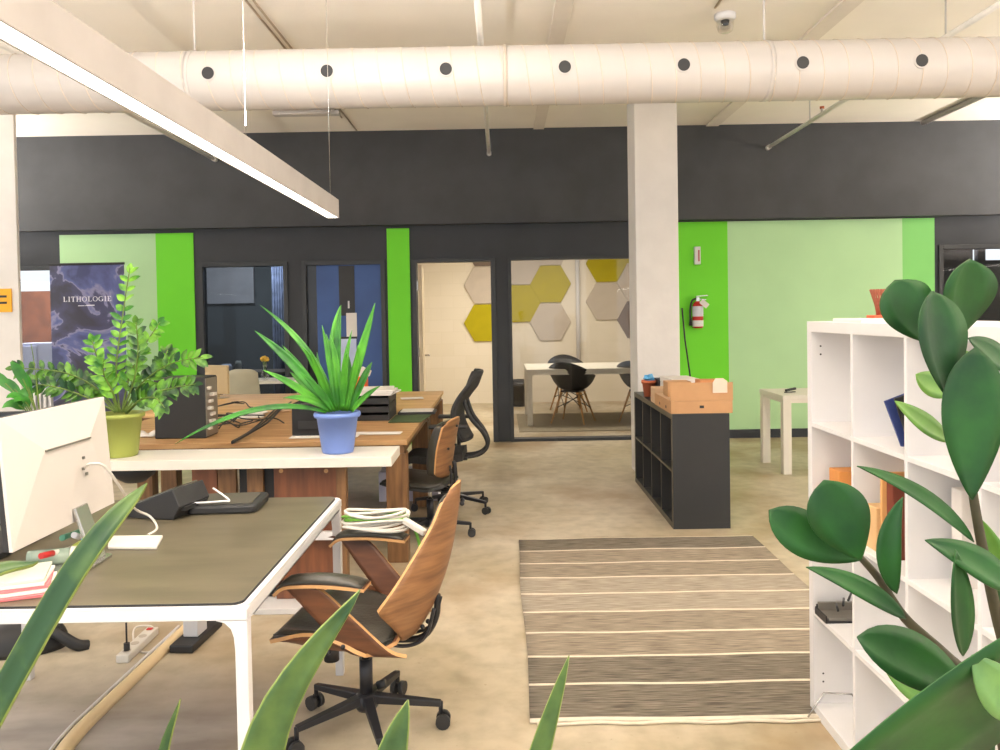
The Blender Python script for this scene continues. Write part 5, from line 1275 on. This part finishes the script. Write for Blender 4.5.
# ================================================================== FOREGROUND PLANTS
def fleaf(t, O, a, c, w, prof=ovate, m=None, bend=(0, 0, 0), nrm=(0, -1, .3), fold=.18, n=16, cup=0.0):
    """a, c: (px, py, Y) of base and tip; w: width in metres"""
    A_ = P(*a)-O; C_ = P(*c)-O; B_ = (A_+C_)/2+Vector(bend)
    return blade(MB(), bez(A_, B_, C_, n), w, prof, nrm, fold, 0, cup).build('leaf', m or M_big, t, solid=.0012)
Y = .78
O = Vector((.56, .80, 0))
t = thing('tall_potted_plant', 'large glossy-leaved plant close to the camera at the right edge', 'plant', O)
MB().lathe([(0, 0), (.13, 0), (.17, .70), (.178, .70), (.178, .74), (.16, .74), (.155, .69), (0, .69)], 36).build('planter', M_white, t)
MB().lathe([(.156, .695), (.08, .71), (0, .705)], 24).build('soil', M_soil, t)
def stem(pxs, r0, r1):
    pts = [Vector((0.0+.02*random.uniform(-1, 1), .0, .70))]+[P(*p)-O for p in pxs]; cp = catmull(pts, 6)
    MB().tube(cp, [r0+(r1-r0)*i/len(cp) for i in range(len(cp))], 8).build('stem', M_stem, t)
stem([(1040, 760, .78), (1003, 640, .78), (985, 560, .78), (974, 500, .78), (962, 420, .79), (950, 345, .80)], .007, .003)
stem([(1010, 770, .76), (975, 688, .75), (945, 655, .75), (905, 618, .76), (880, 580, .77), (861, 558, .77)], .0075, .003)
k = .78/800
L = [
 ((926, 342, .80), (895, 280, .80), 60, M_big, (-.006, 0, .004), (.1, -1, .2), .1, obo),
 ((961, 335, .82), (970, 259, .80), 64, M_big, (-.003, 0, 0), (.25, -1, .1), .22, obo),
 ((947, 397, .77), (932, 291, .77), 62, M_big, (-.002, 0, 0), (.3, -1, .25), .25, obo),
 ((972, 500, .76), (976, 347, .76), 62, M_big, (-.004, 0, 0), (-.1, -1, .1), .12, obo),
 ((955, 392, .83), (916, 374, .83), 26, M_bigy, (0, 0, -.008), (.1, -1, .3), .15, obo),
 ((950, 441, .80), (895, 401, .80), 24, M_bigy, (0, 0, -.003), (.2, -1, .6), .2, ovate),
 ((974, 542, .78), (857, 466, .78), 20, M_big, (.012, 0, .014), (.2, -1, .8), .3, ovate),
 ((861, 560, .76), (824, 480, .76), 60, M_big, (-.003, 0, 0), (-.2, -1, .1), .12, obo),
 ((862, 560, .78), (769, 510, .78), 46, M_big, (-.01, 0, -.006), (-.1, -1, .4), .15, obo),
 ((897, 594, .755), (903, 497, .755), 23, M_big, (-.022, 0, .0), (-.3, -1, .1), .3, ovate),
 ((906, 619, .75), (806, 567, .75), 22, M_big, (.006, 0, .010), (0, -1, .7), .3, ovate),
 ((975, 700, .69), (857, 637, .69), 54, M_big, (.006, 0, .008), (0, -1, .5), .2, obo),
 ((1014, 592, .74), (925, 540, .74), 34, M_big, (.010, 0, .006), (0, -1, .6), .25, ovate),
 ((963, 656, .735), (956, 550, .735), 32, M_big, (-.002, 0, 0), (.4, -1, .1), .3, ovate),
 ((1006, 590, .8), (982, 520, .8), 24, M_bigy, (.0, 0, 0), (-.6, -1, .3), .3, ovate),
 ((935, 705, .80), (884, 668, .80), 24, M_bigy, (0, 0, 0), (.3, -1, .3), .2, ovate),
 ((915, 690, .82), (880, 655, .82), 12, M_bigy, (0, 0, 0), (.3, -1, .3), .2, ovate),
 ((1022, 722, .60), (972, 655, .60), 46, mat('leaf_shine', rgb(120, 160, 84), .3, col2=rgb(70, 116, 66), scale=20), (0, 0, 0), (-.3, -1, .5), .2, ovate),
 ((1150, 578, .62), (752, 850, .62), 138, M_big, (-.0, 0, .0), (0, -1, -.5), .12, ovate),
 ((960, 690, .66), (975, 790, .66), 44, M_big, (.01, 0, 0), (.2, -1, .2), .2, ovate),
 ((1000, 610, .84), (1030, 520, .84), 40, M_big, (0, 0, 0), (.2, -1, .2), .2, ovate),
 ((990, 372, .9), (962, 350, .9), 12, M_bigy, (0, 0, 0), (.3, -1, .5), .2, ovate),
 ((1012, 372, .86), (968, 338, .86), 30, M_big, (0, 0, .004), (.1, -1, .6), .2, ovate)]
for (a, c, w, m, bd, nr, fo, pf) in L:
    fleaf(t, O, a, c, w*a[2]/800*1.0, pf, m, bd, nr, fo)
# small plant on the white shelf at the right edge
q = P(1006, 322, 1.86)
t = thing('small_green_plant', 'small green leafy plant on top of the white shelf at the right edge', 'plant', (WSX+.12, 1.78, WH+.001)); O2 = t.location.copy()
MB().lathe([(0, 0), (.035, 0), (.045, .045), (.04, .045), (.036, .038), (0, .038)], 20).build('pot', M_white, t)
for i in range(9):
    a = i*.7; tip = Vector((.11*math.cos(a), .10*math.sin(a), .05+.015*(i % 3)))
    blade(MB(), bez((0, 0, .038), (tip.x*.5, tip.y*.5, .09), tip, 8), .028, ovate, (0, -.3, 1), .2).build('leaf', M_gleaf, t)
# snake plants
def snake(label, O, leaves, hgt=.5, r=.16, ex=1.7):
    t = thing('snake_plant', label, 'plant', O, group=None)
    MB().lathe([(0, 0), (r*.75, 0), (r, hgt), (r+.01, hgt), (r+.01, hgt+.03), (r-.01, hgt+.03), (r-.014, hgt-.01), (0, hgt-.01)], 32).build('planter', M_white, t)
    MB().lathe([(r-.013, hgt-.008), (0, hgt)], 24).build('soil', M_soil, t)
    for (bx_, by_, mid, tip, w, nr) in leaves:
        B_ = Vector((bx_, by_, hgt-.01)); Tp = P(*tip)-O; Md = P(*mid)-O
        pts = catmull([B_, B_.lerp(Md, .5)+Vector((0, 0, .02)), Md, Tp], 8)
        def pr(q_): return min(1, .6+q_*1.2)*(1-max(0, (q_-.5)/.5)**ex)
        blade(MB(), pts, w, pr, nr, .22).build('leaf', M_snake, t, solid=.003)
snake('striped snake plant with upright leaves in the centre foreground', Vector((-.18, .84, 0)), [
    (-.08, -.03, (262, 752, .79), (360, 590, .80), .051, (.35, -1, .2)),
    (.05, .03, (386, 800, .84), (408, 700, .84), .052, (0, -1, .1)),
    (.09, .0, (530, 790, .81), (569, 656, .80), .030, (-.2, -1, .1)),
    (-.12, .04, (160, 800, .9), (180, 699, .9), .020, (0, -1, .1))])
snake('snake plant with one long leaf crossing the left desk', Vector((-.74, .66, 0)), [
    (.02, 0, (58, 598, .70), (147, 483, .74), .0235, (.1, -1, .3)),
    (-.02, .02, (-60, 620, .70), (38, 562, .78), .020, (0, -1, .6))], .62, .13, 3.2)
